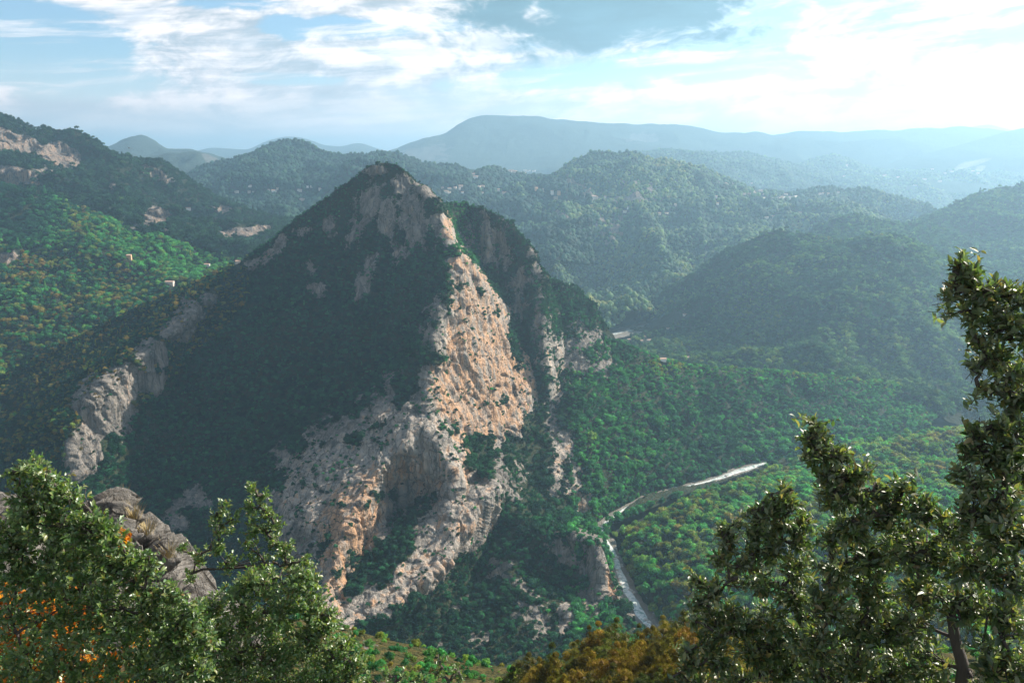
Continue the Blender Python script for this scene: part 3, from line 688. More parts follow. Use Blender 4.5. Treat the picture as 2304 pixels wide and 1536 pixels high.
# relief: buttresses, strata and blocks on the rock; gentle hummocks under the wood
idx = np.arange(NYc * NXc).reshape(NYc, NXc)
m4 = CMASK[:-1, :-1] & CMASK[1:, :-1] & CMASK[1:, 1:] & CMASK[:-1, 1:]
CF = np.stack([idx[:-1, :-1], idx[1:, :-1], idx[1:, 1:], idx[:-1, 1:]], -1)[m4]
used = np.zeros(NYc * NXc, bool); used[CF.ravel()] = True
remap = -np.ones(NYc * NXc, int); remap[used] = np.arange(used.sum())
CV = CP[used]; CF = remap[CF]; rk = rockc[used]; wm = warmc[used]; cpx, cpy = pxc[used], pyc[used]
CN = normals(CV, CF)
side = CN.copy(); side[:, 2] *= .35
q = CV + fbm(CV / 60, 3, 31)[:, None] * 14
b1 = fbm(q * (1, 1, .17) / 46, 3, 51, ridged=True)
w1, w2_, cid = worley(q * (1, 1, .38) / 19, 61)
w3, w4_, cid2 = worley((q + 7) * (1, 1, .5) / 7.5, 64)
strata = np.sin((CV[:, 2] * .9 + CV[:, 0] * .35 + fbm(CV / 30, 3, 71) * 10) / 3.6)
flute = fbm(q * (1, 1, .10) / 17, 4, 57, ridged=True, gain=.5)
disp_r = (b1 * 10 + flute * 6.0 + (cid - .5) * 6 - sstep(-(w2_ - w1), -.14, 0) * 3.0 + (cid2 - .5) * 2.2 - sstep(-(w4_ - w3), -.16, 0) * 1.3 + strata * .55 + fbm(CV / 3.2, 3, 81) * .6)
disp_v = fbm(CV / 38, 4, 91) * 9 + fbm(q * (1, 1, .25) / 62, 4, 95, ridged=True) * 13
taper = 1.0 - .8 * sstep(-cpy, -370, -360)
_D = 1 / INVG; _gr = np.abs(np.gradient(_D, axis=1)) + np.abs(np.gradient(_D, axis=0))
taper = taper * (1 - .92 * sstep(_gr.ravel()[used], 7, 16))
CV = CV + side * ((rk * disp_r + (1 - rk) * disp_v) * taper)[:, None]
CV = carve(CV)
# far side of the mountain, falling away behind the skyline
tops = []
for j in range(NXc):
    col = np.where(used.reshape(NYc, NXc)[:, j])[0]
    tops.append(remap[idx[col[0], j]] if len(col) else -1)
tops = np.array(tops); good = tops >= 0
tv = CV[tops[good]]; rays = tv[:, :2] / np.linalg.norm(tv[:, :2], axis=1, keepdims=True)
nb0 = len(CV); n = len(tv); allv = [CV]; faces = [CF]; prev = tops[good]
for k, (L, d) in enumerate(((14, 4), (50, 30), (140, 120), (320, 340))):
    Q = tv.copy(); Q[:, :2] += rays * L; Q[:, 2] -= d + fbm(tv / 30, 2, k) * min(L * .2, 12)
    st_ = nb0 + k * n; cur = np.arange(st_, st_ + n); allv.append(Q)
    faces.append(np.stack([cur[:-1], prev[:-1], prev[1:], cur[1:]], -1)); prev = cur
CVA = np.concatenate(allv); CFA = np.concatenate(faces)
ext = len(CVA) - nb0
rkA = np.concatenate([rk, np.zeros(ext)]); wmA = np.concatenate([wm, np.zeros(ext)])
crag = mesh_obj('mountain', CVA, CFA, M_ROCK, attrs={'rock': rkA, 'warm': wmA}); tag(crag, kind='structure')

# ---------------------------------------------------------------- valley floor reaching the horizon
m, t, out = material('valley_floor')
tc = t.n('ShaderNodeTexCoord').outputs['Object']
b = t.n('ShaderNodeBsdfPrincipled'); b.inputs['Roughness'].default_value = 1; b.inputs['Specular IOR Level'].default_value = 0
t.link(t.mix(t.ss(t.noise(tc, .004, 8, .65), .4, .6), (.05, .075, .045), (.11, .11, .07)), b.inputs['Base Color']); t.link(b.outputs[0], out.inputs[0])
GZ = 138.0
mesh_obj('ground', [(-34000, -3000, GZ), (34000, -3000, GZ), (34000, 30000, GZ), (-34000, 30000, GZ)], [(0, 1, 2, 3)], m)['kind'] = 'structure'

# ---------------------------------------------------------------- houses, roads and terraces on the hills
ALLV = np.concatenate([CVA] + [h[0] for h in HILLS.values()]); AX, AY, AF = proj(ALLV)
def seen_point(px, py, tol=7):
    d = np.hypot(AX - px, AY - py); ok = (d < tol) & (AF > 0)
    if not ok.any(): ok = (d < tol * 3) & (AF > 0)
    i_ = np.where(ok)[0]; fm = AF[i_].min(); c = i_[AF[i_] < fm * 1.05]; i = c[np.argmin(d[c])]
    return ALLV[i].copy()
def flat_mat(name, c, rough=.85, nz=.25):
    m, t, out = material(name); tc = t.n('ShaderNodeTexCoord').outputs['Object']; oi = t.n('ShaderNodeObjectInfo').outputs['Random']
    b = t.n('ShaderNodeBsdfPrincipled'); b.inputs['Roughness'].default_value = rough
    k = t.math('MULTIPLY', t.math('ADD', 1 - nz, t.math('MULTIPLY', t.noise(tc, .8, 5, .6), nz * 2)), t.math('ADD', .8, t.math('MULTIPLY', oi, .35)))
    t.link(t.vmath('SCALE', c, scale=k), b.inputs['Base Color']); t.link(b.outputs[0], out.inputs[0]); return m
M_WALL = flat_mat('plaster', (.62, .54, .46)); M_WHITE = flat_mat('white_plaster', (.78, .75, .70)); M_OCHRE = flat_mat('ochre_plaster', (.66, .40, .22))
M_TILE = flat_mat('roof_tiles', (.46, .30, .22)); M_WIN = flat_mat('dark_window', (.04, .045, .05), .2); M_ROAD = flat_mat('road_cut', (.50, .46, .40)); M_STONE = flat_mat('retaining_stone', (.55, .48, .40))
CLEAR = []   # (px, py, rx, ry) where no tree may stand in front of a house
def hmesh(w, d, h, wall):
    V = [(-w, -d, -6), (w, -d, -6), (w, d, -6), (-w, d, -6), (-w, -d, h), (w, -d, h), (w, d, h), (-w, d, h), (-w, 0, h + d * .42), (w, 0, h + d * .42)]
    F = [(0, 1, 5, 4), (1, 2, 6, 5), (2, 3, 7, 6), (3, 0, 4, 7), (4, 8, 7), (5, 6, 9)]
    a = bpy.data.meshes.new('walls'); a.from_pydata(V, [], F); a.materials.append(wall); a.update()
    o = .5; zr = h - o * .42 + .15; top = h + d * .42 + .25
    R = [(-w - o, -d - o, zr), (w + o, -d - o, zr), (w + o, 0, top), (-w - o, 0, top), (w + o, d + o, zr), (-w - o, d + o, zr), (-w - o, -d - o, zr - .3), (w + o, -d - o, zr - .3), (w + o, d + o, zr - .3), (-w - o, d + o, zr - .3)]
    RF = [(0, 1, 2, 3), (3, 2, 4, 5), (0, 6, 7, 1), (4, 8, 9, 5), (6, 9, 8, 7)]
    b_ = bpy.data.meshes.new('roof'); b_.from_pydata(R, [], RF); b_.materials.append(M_TILE); b_.update()
    c = bpy.data.meshes.new('window'); c.from_pydata([(-.55, 0, 0), (.55, 0, 0), (.55, 0, 1.3), (-.55, 0, 1.3), (-.55, .06, 0), (.55, .06, 0), (.55, .06, 1.3), (-.55, .06, 1.3)], [], [(0, 1, 2, 3), (1, 5, 6, 2), (4, 0, 3, 7), (3, 2, 6, 7), (4, 5, 1, 0)]); c.materials.append(M_WIN); c.update()
    return a, b_, c, w, d, h
HK = [hmesh(7, 4.6, 6, M_WALL), hmesh(9, 5, 5, M_WHITE), hmesh(6, 4.5, 9, M_OCHRE), hmesh(11, 5.5, 6.5, M_WALL), hmesh(5, 4, 8, M_WHITE)]
rngh = np.random.default_rng(21)
def house(px, py, kind, label, group, scale=1.0, rot=None, wins=0, off=0.0):
    p = seen_point(px, py); a, b_, c, w, d, h = HK[kind]
    o = bpy.data.objects.new('house', None); COL.objects.link(o); o.location = p + np.array((0, 0, off)); o.scale = (scale,) * 3
    o.rotation_euler = (0, 0, rngh.uniform(-.5, .5) if rot is None else rot)
    for nm, me in (('walls', a), ('roof', b_)):
        ch = bpy.data.objects.new(nm, me); COL.objects.link(ch); ch.parent = o
    for r in range(wins and 2):
        for k in range(wins):
            ch = bpy.data.objects.new('window', c); COL.objects.link(ch); ch.parent = o; ch.location = (-w + 2 * w * (k + .5) / wins, -d - .05, h * (.15 + .45 * r))
    f = proj(p)[2]; wpx = w * scale / f * FPX
    CLEAR.append((px, py, wpx * 1.3 + 1.5, 5.5 * scale / f * FPX * 1.2 + 2)); CLEAR.append((px, py + 7 * FPX / f, wpx * 1.2 + 1, 8 * FPX / f))
    tag(o, label, 'house', group)
house(292, 582, 2, 'ochre two-storey house alone on the sunlit green hillside at the left', 'houses on the left green hillside', .7, .15, wins=3)
house(384, 638, 3, 'long low house with tiled roof at the foot of the left green hillside', 'houses on the left green hillside', .7, -.1, wins=4)
house(466, 598, 1, 'low pale house near the right end of the left green hillside', 'houses on the left green hillside', .6, 0)
house(532, 589, 0, 'red-roofed house just where the great crag cuts off the green hillside', 'houses on the left green hillside', .5, .3)
house(423, 471, 1, 'white hut on the dark wood under the left cliffs', 'houses on the left green hillside', .7)
for k, (x, y) in enumerate([(1232, 438), (1238, 441), (1243, 437), (1247, 443), (1252, 439), (1256, 443), (1258, 437), (1240, 446), (1250, 447), (1228, 436), (1213, 424), (1207, 428), (1222, 430), (1275, 425), (1268, 440), (1283, 446), (1301, 447), (1335, 444), (1339, 446), (1361, 447), (1316, 442)]):
    lab = ['pale house in the tight cluster of the cliff-top village'] * 10 + ['pale house on the slope above the cliff-top village'] * 3 + ['lone house high above the cliff-top village', 'house just right of the cliff-top village cluster', 'house on the road right of the cliff-top village', 'rusty-toned house on the road below the dark crags', 'left of the two red-roofed houses by the village road', 'right of the two red-roofed houses by the village road', 'white house at the far end of the village road', 'small house by the bend of the village road']
    house(x, y, [0, 2, 4, 0, 4][k % 5] if k not in (17, 18) else 3, lab[k], 'houses of the cliff-top village', 1.15 if k < 10 else .95, off=3.5 if k < 10 else 1)
for k, (x, y) in enumerate([(1070, 399), (1077, 422), (1085, 421), (1087, 436), (1065, 393), (995, 424), (1003, 431), (1011, 438), (1012, 425), (1023, 424), (1037, 421), (1035, 428), (1042, 434), (1122, 428), (1134, 435), (1001, 408), (565, 423), (560, 426), (531, 432), (605, 429), (615, 429), (625, 429), (673, 432), (694, 426), (700, 424), (718, 424), (680, 451)]):
    if x < 800: lab = 'small pale building on the %s of the conical hill beside its thin road' % ('left flank' if x < 640 else 'right flank')
    else: lab = 'bright white house alone high on the wooded ridge' if k == 0 else 'pale house %s below the pine-topped ridge, %s' % ('in the upper row' if y < 425 else 'in the lower row', 'nearest the peak' if x < 1012 else 'midway along' if x < 1060 else 'at the right end')
    house(x, y, [1, 0, 3, 4][k % 4], lab, 'houses scattered behind the peak', 1.1 if k == 0 else .8)
for k, (x, y) in enumerate([(1699, 430), (1702, 432), (1709, 431), (1713, 430), (1716, 433), (1675, 438), (1686, 438), (1718, 440), (1690, 413), (1768, 438), (1776, 441), (1764, 440), (1845, 437), (1853, 437), (1864, 437), (1886, 434), (1781, 474), (1791, 476), (1801, 478), (1815, 463), (1739, 489), (1724, 492), (1751, 472), (1813, 490), (1614, 460), (1612, 445), (1388, 470), (1407, 476), (1413, 470), (1483, 481), (1500, 480), (1520, 462)]):
    lab = 'tiny pale house on the hazy saddle %s' % ('right of the village hill' if x < 1740 else 'below the small twin knolls' if x < 1800 else 'under the rounded knoll') if y < 450 else 'tiny pale house scattered on the hazy slope %s' % ('below the village road' if x < 1650 else 'under the twin knolls')
    house(x, y, [1, 4, 0][k % 3], lab, 'hazy houses on the far slopes', .8)
for k, (x, y) in enumerate([(1417, 764), (1452, 757), (1460, 766), (1443, 768), (1502, 740), (1492, 806), (1548, 803), (1541, 708)]):
    lab = ['red-roofed house on the left of the valley hamlet', 'red-roofed house in the middle of the valley hamlet', 'pale house on the right of the valley hamlet', 'low house at the front of the valley hamlet', 'white-roofed shed right of the far riverbed', 'pale shed in the trees below the valley hamlet', 'pale shed right of the clump below the valley hamlet', 'white shed at the far end of the riverbed'][k]
    house(x, y, [3, 0, 1, 0, 1, 1, 1, 1][k], lab, 'houses in the river valley', .55)
for k in range(14):
    x = [1148, 1153, 1158, 1163, 1168, 1173, 1178, 1183, 1189, 1194, 1199, 1203, 1175, 1186][k]; y = 384 + (k % 3)
    house(x, y + 1, [1, 4][k % 2], 'minute white block of the town on the plain under the big plateau', 'white town on the far plain', 1.1)
for k, (x, y) in enumerate([(2095, 382), (2103, 385), (2112, 384), (2128, 392), (2140, 388), (2165, 394), (2188, 388), (2200, 393), (2080, 405), (2115, 410), (1990, 395), (1905, 372), (1900, 398), (2020, 400), (2060, 420)]):
    house(x, y, [1, 0][k % 2], 'tiny pale house strewn along the far hazy ridge %s' % ('under the smoke' if x > 2120 else 'left of the smoke'), 'houses on the far hazy ridge', 1.6)

def road(name, pts, w, mat, lift=1.5, label=None):
    P = []
    for (x0, y0), (x1, y1) in zip(pts[:-1], pts[1:]):
        k = max(2, int(math.hypot(x1 - x0, y1 - y0) / 5))
        P += [seen_point(x0 + (x1 - x0) * j / k, y0 + (y1 - y0) * j / k, 4) for j in range(k)]
    P = np.array(P); P = np.stack([smooth1(P[:, c], 2) for c in range(3)], 1)
    d = np.gradient(P, axis=0); n_ = np.stack([-d[:, 1], d[:, 0]], 1); n_ /= np.linalg.norm(n_, axis=1, keepdims=True) + 1e-9
    V = []
    for p, q_ in zip(P, n_): V += [(p[0] + q_[0] * w, p[1] + q_[1] * w, p[2] + lift), (p[0] - q_[0] * w, p[1] - q_[1] * w, p[2] + lift), (p[0] - q_[0] * w, p[1] - q_[1] * w, p[2] - 8), (p[0] + q_[0] * w, p[1] + q_[1] * w, p[2] - 8)]
    F = []
    for i in range(len(P) - 1):
        for a in range(4): F.append((i * 4 + a, i * 4 + (a + 1) % 4, i * 4 + 4 + (a + 1) % 4, i * 4 + 4 + a))
    o = mesh_obj(name, V, F, mat, smooth=False); tag(o, kind='structure')
    x, y, f = proj(P)
    for i in range(0, len(P), 2): CLEAR.append((x[i], y[i] + 1, 6, 8 * FPX / f[i] * .8 + 1))
road('road', [(1368, 447), (1385, 446), (1400, 446), (1415, 445), (1450, 445)], 5, M_ROAD)
road('road', [(1245, 450), (1275, 450), (1290, 448)], 5, M_ROAD)
road('road', [(600, 429), (618, 429), (632, 430)], 5, M_ROAD)
road('road', [(515, 427), (545, 428), (580, 430)], 4, M_ROAD)
road('road', [(1700, 445), (1760, 443), (1800, 440)], 4, M_ROAD)
for (x0, y0), (x1, y1) in zip([(1345, 1184), (1392, 1152), (1450, 1124), (1530, 1100), (1600, 1084), (1660, 1064)], [(1392, 1152), (1450, 1124), (1530, 1100), (1600, 1084), (1660, 1064), (1722, 1044)]):
    for k in range(6): CLEAR.append((x0 + (x1 - x0) * k / 6, y0 + (y1 - y0) * k / 6 + 2, 12, 9))
for x, y in [(1380, 752), (1400, 747), (1420, 743), (1440, 738), (1460, 733), (1480, 728), (1500, 723), (1520, 718)]: CLEAR.append((x, y + 2, 16, 14))
for x, y in [(1385, 1262), (1390, 1285), (1398, 1310), (1410, 1335), (1425, 1360), (1440, 1382), (1458, 1405)]: CLEAR.append((x + 4, y, 20, 16))
CL = np.array(CLEAR)
def cleared(P):
    x, y, f = proj(P); m_ = np.zeros(len(P), bool)
    for c in CL:
        m_ |= ((x - c[0]) / c[2]) ** 2 + ((y - c[1]) / c[3]) ** 2 < 1
    return m_

# smoke lifting off a garden fire on the far ridge
def smoke(pts, rad, label):
    V, F = [], []
    pts = [seen_point(pts[0][0], pts[0][1]) * (1, 1, 1)] + [unproj(x, y, 5100) for x, y in pts[1:]]
    pts[0] = unproj(proj(pts[0])[0], proj(pts[0])[1], 5100)
    v_, f_ = tube(pts, 1, 1, 10) if False else ([], [])
    for i, p in enumerate(pts):
        d = np.array(pts[min(i + 1, len(pts) - 1)]) - np.array(pts[max(i - 1, 0)]); d /= np.linalg.norm(d); a = np.cross(d, (0, 1, .1)); a /= np.linalg.norm(a); b_ = np.cross(d, a)
        for k in range(12): an = k / 12 * 6.283; V.append(p + (a * math.cos(an) + b_ * math.sin(an)) * rad[i] * (1 + .25 * math.sin(an * 3 + i * 2)))
    for i in range(len(pts) - 1):
        for k in range(12): F.append((i * 12 + k, i * 12 + (k + 1) % 12, i * 12 + 12 + (k + 1) % 12, i * 12 + 12 + k))
    F.append(tuple(range(11, -1, -1))); F.append(tuple(range(len(pts) * 12 - 12, len(pts) * 12)))
    o = mesh_obj('smoke', V, F, M_SMOKE); tag(o, label, 'smoke', kind='stuff')
m = bpy.data.materials.new('smoke_air'); m.use_nodes = True; t = NT(m.node_tree); out = t.n('ShaderNodeOutputMaterial')
v = t.n('ShaderNodeVolumePrincipled'); v.inputs['Color'].default_value = (.98, .98, 1, 1); v.inputs['Density'].default_value = .0045; v.inputs['Anisotropy'].default_value = .5
t.link(v.outputs[0], out.inputs['Volume']); M_SMOKE = m
smoke([(2148, 380), (2160, 376), (2175, 371), (2195, 366), (2215, 361), (2232, 356)], [12, 20, 22, 18, 14, 5], 'white smoke drifting from the far hazy ridge')
smoke([(2196, 386), (2203, 381), (2210, 377), (2218, 374)], [16, 20, 18, 6], 'second puff of white smoke beside the drifting plume')

# a bird gliding in front of the far knoll
def bird():
    p = unproj(290, 333, 130)
    V = [(-.75, -.05, .16), (-.35, .1, .1), (-.06, .14, .02), (.06, .14, .02), (.35, .1, .1), (.75, -.05, .16), (.34, -.12, .08), (.07, -.14, 0), (-.07, -.14, 0), (-.34, -.12, .08), (0, .34, 0), (0, .26, .07), (0, 0, .09), (0, -.3, .03), (.1, -.48, 0), (-.1, -.48, 0), (0, .1, -.1), (0, -.2, -.07)]
    F = [(0, 1, 9), (1, 2, 8, 9), (5, 6, 4), (4, 6, 7, 3), (2, 11, 12), (3, 12, 11), (2, 12, 8), (3, 7, 12), (8, 12, 13), (7, 13, 12), (10, 11, 2), (10, 3, 11), (10, 2, 16), (10, 16, 3), (2, 8, 17, 16), (3, 16, 17, 7), (8, 15, 17), (7, 17, 14), (13, 15, 8), (13, 7, 14), (13, 14, 15), (14, 17, 15)]
    o = mesh_obj('bird', V, F, flat_mat('dark_plumage', (.05, .025, .02))); o.location = p; o.rotation_euler = (.1, .5, .6); tag(o, 'small dark bird gliding in front of the far rounded knoll', 'bird')
bird()

# ---------------------------------------------------------------- woods
def foliage_material(name, gloss=.12, trans=.45, ramp=None, tintmode='INSTANCER', lo=.6, hi=1.5):
    m, t, out = material(name)
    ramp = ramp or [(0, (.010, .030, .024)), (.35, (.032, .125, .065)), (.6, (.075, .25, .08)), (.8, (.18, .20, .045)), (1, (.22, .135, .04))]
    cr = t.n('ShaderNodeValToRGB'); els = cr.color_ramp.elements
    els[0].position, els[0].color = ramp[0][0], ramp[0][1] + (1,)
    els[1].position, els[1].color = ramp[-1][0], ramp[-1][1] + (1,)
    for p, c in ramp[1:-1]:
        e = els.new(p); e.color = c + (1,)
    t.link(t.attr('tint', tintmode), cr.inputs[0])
    oi = t.n('ShaderNodeObjectInfo').outputs['Random']
    tc = t.n('ShaderNodeTexCoord').outputs['Object']
    geo = t.n('ShaderNodeNewGeometry').outputs['Random Per Island']
    k = t.math('MULTIPLY', t.math('ADD', lo, t.math('MULTIPLY', oi, hi - lo)), t.math('ADD', .65, t.math('MULTIPLY', geo, .7)))
    col = t.vmath('SCALE', cr.outputs[0], scale=k)
    d = t.n('ShaderNodeBsdfPrincipled'); t.link(col, d.inputs['Base Color']); d.inputs['Roughness'].default_value = .55; d.inputs['Specular IOR Level'].default_value = gloss
    tr = t.n('ShaderNodeBsdfTranslucent'); t.link(t.vmath('MULTIPLY', col, (1.3, 2.0, .8)), tr.inputs[0])
    mx = t.n('ShaderNodeMixShader'); mx.inputs[0].default_value = trans; t.link(d.outputs[0], mx.inputs[1]); t.link(tr.outputs[0], mx.inputs[2])
    t.link(mx.outputs[0], out.inputs[0]); return m
M_FOL = foliage_material('tree_foliage')
M_FOLM = foliage_material('hazy_tree_foliage', ramp=[(0, (.014, .040, .028)), (.35, (.032, .078, .042)), (.6, (.11, .165, .06)), (.8, (.20, .20, .07)), (1, (.24, .17, .07))])  # ramp lightened for haze, its upper stops warmed for sunlit treetops
M_FOLO = foliage_material('tree_foliage_whole', tintmode='OBJECT')
m, t, out = material('bark')
tc = t.n('ShaderNodeTexCoord').outputs['Object']
b = t.n('ShaderNodeBsdfPrincipled'); b.inputs['Roughness'].default_value = .9
mp = t.n('ShaderNodeMapping'); t.link(tc, mp.inputs[0]); mp.inputs['Scale'].default_value = (1, 1, .15)
nn = t.noise(mp.outputs[0], 60, 6, .7)
t.link(t.mix(nn, (.03, .025, .022), (.12, .10, .085)), b.inputs['Base Color']); t.link(t.bump(nn, .8, .01), b.inputs['Normal'])
t.link(b.outputs[0], out.inputs[0]); M_BARK = m

def crown_cards(rng, n, lobes, size, flat=1.0):
    """unit crown (radius 1, base at 0) of small leaf-clump faces spread over several lobes"""
    V, F = [], []
    for i in range(n):
        c, r = lobes[rng.integers(len(lobes))]
        d = rng.normal(size=3); d /= np.linalg.norm(d); d[2] = abs(d[2]) * .9 - .25 if rng.random() < .75 else d[2]
        p = np.array(c) + d * r * rng.uniform(.72, 1.03) * (1, 1, flat)
        nn = d + rng.normal(size=3) * .55; nn /= np.linalg.norm(nn)
        a = np.cross(nn, rng.normal(size=3)); a /= np.linalg.norm(a); b_ = np.cross(nn, a)
        s = size * rng.uniform(.6, 1.4); s2 = s * rng.uniform(.45, .8)
        k = len(V); V += [p - a * s, p - b_ * s2 + nn * s * .2, p + a * s, p + b_ * s2 + nn * s * .2]; F.append((k, k + 1, k + 2, k + 3))
    return np.array(V), np.array(F)

def broad_lobes(rng, k=7):
    L = [((0, 0, .95), .62)]
    for i in range(k):
        a = i / k * 6.283 + rng.uniform(-.4, .4); r = rng.uniform(.36, .6)
        L.append(((math.cos(a) * rng.uniform(.4, .62), math.sin(a) * rng.uniform(.4, .62), rng.uniform(.55, 1.15)), r * .85))
    return L
def pine_lobes(rng):
    L = []
    for i in range(6):
        a = rng.uniform(0, 6.28); L.append(((math.cos(a) * .5, math.sin(a) * .5, rng.uniform(1.2, 1.7)), rng.uniform(.3, .45)))
    return L + [((0, 0, 1.75), .4)]
def cone_lobes(rng):
    return [((0, 0, z), .62 - z * .2) for z in (.4, .8, 1.2, 1.7, 2.1)]

def core(rng, lobes, V, F, sc=.66):
    """dark inner boughs so the crown is not see-through"""
    for c, r in lobes:
        k = len(V); ico = np.array([(0, 0, 1), (.89, 0, .45), (.28, .85, .45), (-.72, .53, .45), (-.72, -.53, .45), (.28, -.85, .45), (0, 0, -.7)])
        V = np.concatenate([V, np.array(c) + ico * r * sc])
        for a, b_, c_ in [(0, 1, 2), (0, 2, 3), (0, 3, 4), (0, 4, 5), (0, 5, 1), (6, 2, 1), (6, 3, 2), (6, 4, 3), (6, 5, 4), (6, 1, 5)]:
            F.append((k + a, k + b_, k + c_))
    return V, F

def lumpy(rng, seed, squash=1.0, cone=0):
    import bmesh
    bm = bmesh.new(); bmesh.ops.create_icosphere(bm, subdivisions=3, radius=1.0)
    P = np.array([v.co[:] for v in bm.verts])
    n = fbm(P * 1.9 + seed * 7, 2, seed, ridged=True); n2 = vnoise(P * 5 + seed, seed + 3)
    P = P * (.86 + .22 * n + .12 * n2)[:, None]; P[:, 2] *= squash; P[:, 2] += .75
    if cone: P[:, :2] *= np.clip(1.35 - P[:, 2:3] * .5, .15, 1.2)
    F = np.array([[v.index for v in f.verts] for f in bm.faces]); bm.free()
    return P, F

protoc = bpy.data.collections.new('tree_sources_near'); protof = bpy.data.collections.new('tree_sources_far'); protom = bpy.data.collections.new('tree_sources_middle')
NEARM = []
rng = np.random.default_rng(3)
for i in range(7):
    lob = broad_lobes(rng) if i < 4 else (pine_lobes(rng) if i < 6 else cone_lobes(rng))
    V, F = crown_cards(rng, 520 if i < 4 else 430, lob, .115)
    V, F = core(rng, lob, V, [tuple(f) for f in F], .7)
    o = mesh_obj('tree_source_%d' % i, V, F, M_FOL, smooth=False, link=False); protoc.objects.link(o); NEARM.append((V, F))
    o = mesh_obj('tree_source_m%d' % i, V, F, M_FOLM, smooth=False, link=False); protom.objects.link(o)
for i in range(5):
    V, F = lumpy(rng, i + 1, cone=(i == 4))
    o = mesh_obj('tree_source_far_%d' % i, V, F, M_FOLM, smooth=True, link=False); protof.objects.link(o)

def gn_forest(name, P, scale, tint, pick, coll, label, rot=None):
    me = bpy.data.meshes.new(name); me.vertices.add(len(P)); me.vertices.foreach_set('co', P.astype(np.float32).ravel())
    for nm, arr, ty in (('scale', scale, 'FLOAT'), ('tint', tint, 'FLOAT'), ('rotz', RNG.uniform(0, 6.28, len(P)), 'FLOAT'), ('pick', pick, 'INT')):
        a = me.attributes.new(nm, ty, 'POINT'); a.data.foreach_set('value', np.asarray(arr, dtype=np.int32 if ty == 'INT' else np.float32))
    a = me.attributes.new('asp', 'FLOAT', 'POINT'); a.data.foreach_set('value', RNG.uniform(.8, 1.25, len(P)).astype(np.float32))
    o = bpy.data.objects.new(name, me); COL.objects.link(o)
    g = bpy.data.node_groups.new(name, 'GeometryNodeTree')
    g.interface.new_socket('Geometry', in_out='INPUT', socket_type='NodeSocketGeometry'); g.interface.new_socket('Geometry', in_out='OUTPUT', socket_type='NodeSocketGeometry')
    N = g.nodes; gi = N.new('NodeGroupInput'); go = N.new('NodeGroupOutput'); ip = N.new('GeometryNodeInstanceOnPoints')
    ci = N.new('GeometryNodeCollectionInfo'); ci.inputs[0].default_value = coll; ci.inputs[1].default_value = True; ci.inputs[2].default_value = True
    def at(nm, ty='FLOAT'):
        a = N.new('GeometryNodeInputNamedAttribute'); a.data_type = ty; a.inputs[0].default_value = nm; return a.outputs[0]
    L = g.links.new
    L(gi.outputs[0], ip.inputs['Points']); L(ci.outputs[0], ip.inputs['Instance']); ip.inputs['Pick Instance'].default_value = True
    L(at('pick', 'INT'), ip.inputs['Instance Index'])
    c1 = N.new('ShaderNodeCombineXYZ'); L(at('rotz'), c1.inputs[2]); L(c1.outputs[0], ip.inputs['Rotation'])
    mu = N.new('ShaderNodeMath'); mu.operation = 'MULTIPLY'; L(at('scale'), mu.inputs[0]); L(at('asp'), mu.inputs[1])
    c2 = N.new('ShaderNodeCombineXYZ'); s_ = at('scale'); L(s_, c2.inputs[0]); L(s_, c2.inputs[1]); L(mu.outputs[0], c2.inputs[2]); L(c2.outputs[0], ip.inputs['Scale'])
    L(ip.outputs[0], go.inputs[0])
    md = o.modifiers.new('trees', 'NODES'); md.node_group = g
    tag(o, kind='stuff', label=label, cat='forest')
    return o

def scatter(V, F, dens):
    """random points on the faces; dens per vertex, per square metre"""
    T = np.concatenate([F[:, [0, 1, 2]], F[:, [0, 2, 3]]])
    a, b_, c = V[T[:, 0]], V[T[:, 1]], V[T[:, 2]]
    ar = np.linalg.norm(np.cross(b_ - a, c - a), axis=1) / 2
    ex = ar * dens[T].mean(1); k = RNG.poisson(ex)
    ti = np.repeat(np.arange(len(T)), k)
    u = RNG.random((len(ti), 2)); fl = u.sum(1) > 1; u[fl] = 1 - u[fl]
    w = np.stack([1 - u.sum(1), u[:, 0], u[:, 1]], 1)
    P = (V[T[ti]] * w[:, :, None]).sum(1)
    return P, T[ti], w

def inview(P, mx=120, my=90):
    x, y, f = proj(P); return (x > -mx) & (x < 2304 + mx) & (y > -my) & (y < 1536 + my) & (f > 1)

# depth of the land seen in each small patch of the view, to know which trees show
ZC = 10; ZB = np.full((1536 // ZC + 2, 2304 // ZC + 2), 1e9)
def zsplat(V):
    x, y, f = proj(V); ok = (x >= 0) & (x < 2304) & (y >= 0) & (y < 1536) & (f > 0)
    np.minimum.at(ZB, ((y[ok] // ZC).astype(int), (x[ok] // ZC).astype(int)), f[ok])
zsplat(CVA)
for B, Q, r_, sk in HILLS.values(): zsplat(B)
def visible(P, tol=1.02):
    x, y, f = proj(P); xi = np.clip(x // ZC, 0, ZB.shape[1] - 1).astype(int); yi = np.clip((y - 4) // ZC, 0, ZB.shape[0] - 1).astype(int)
    return f < ZB[yi, xi] * tol + 6

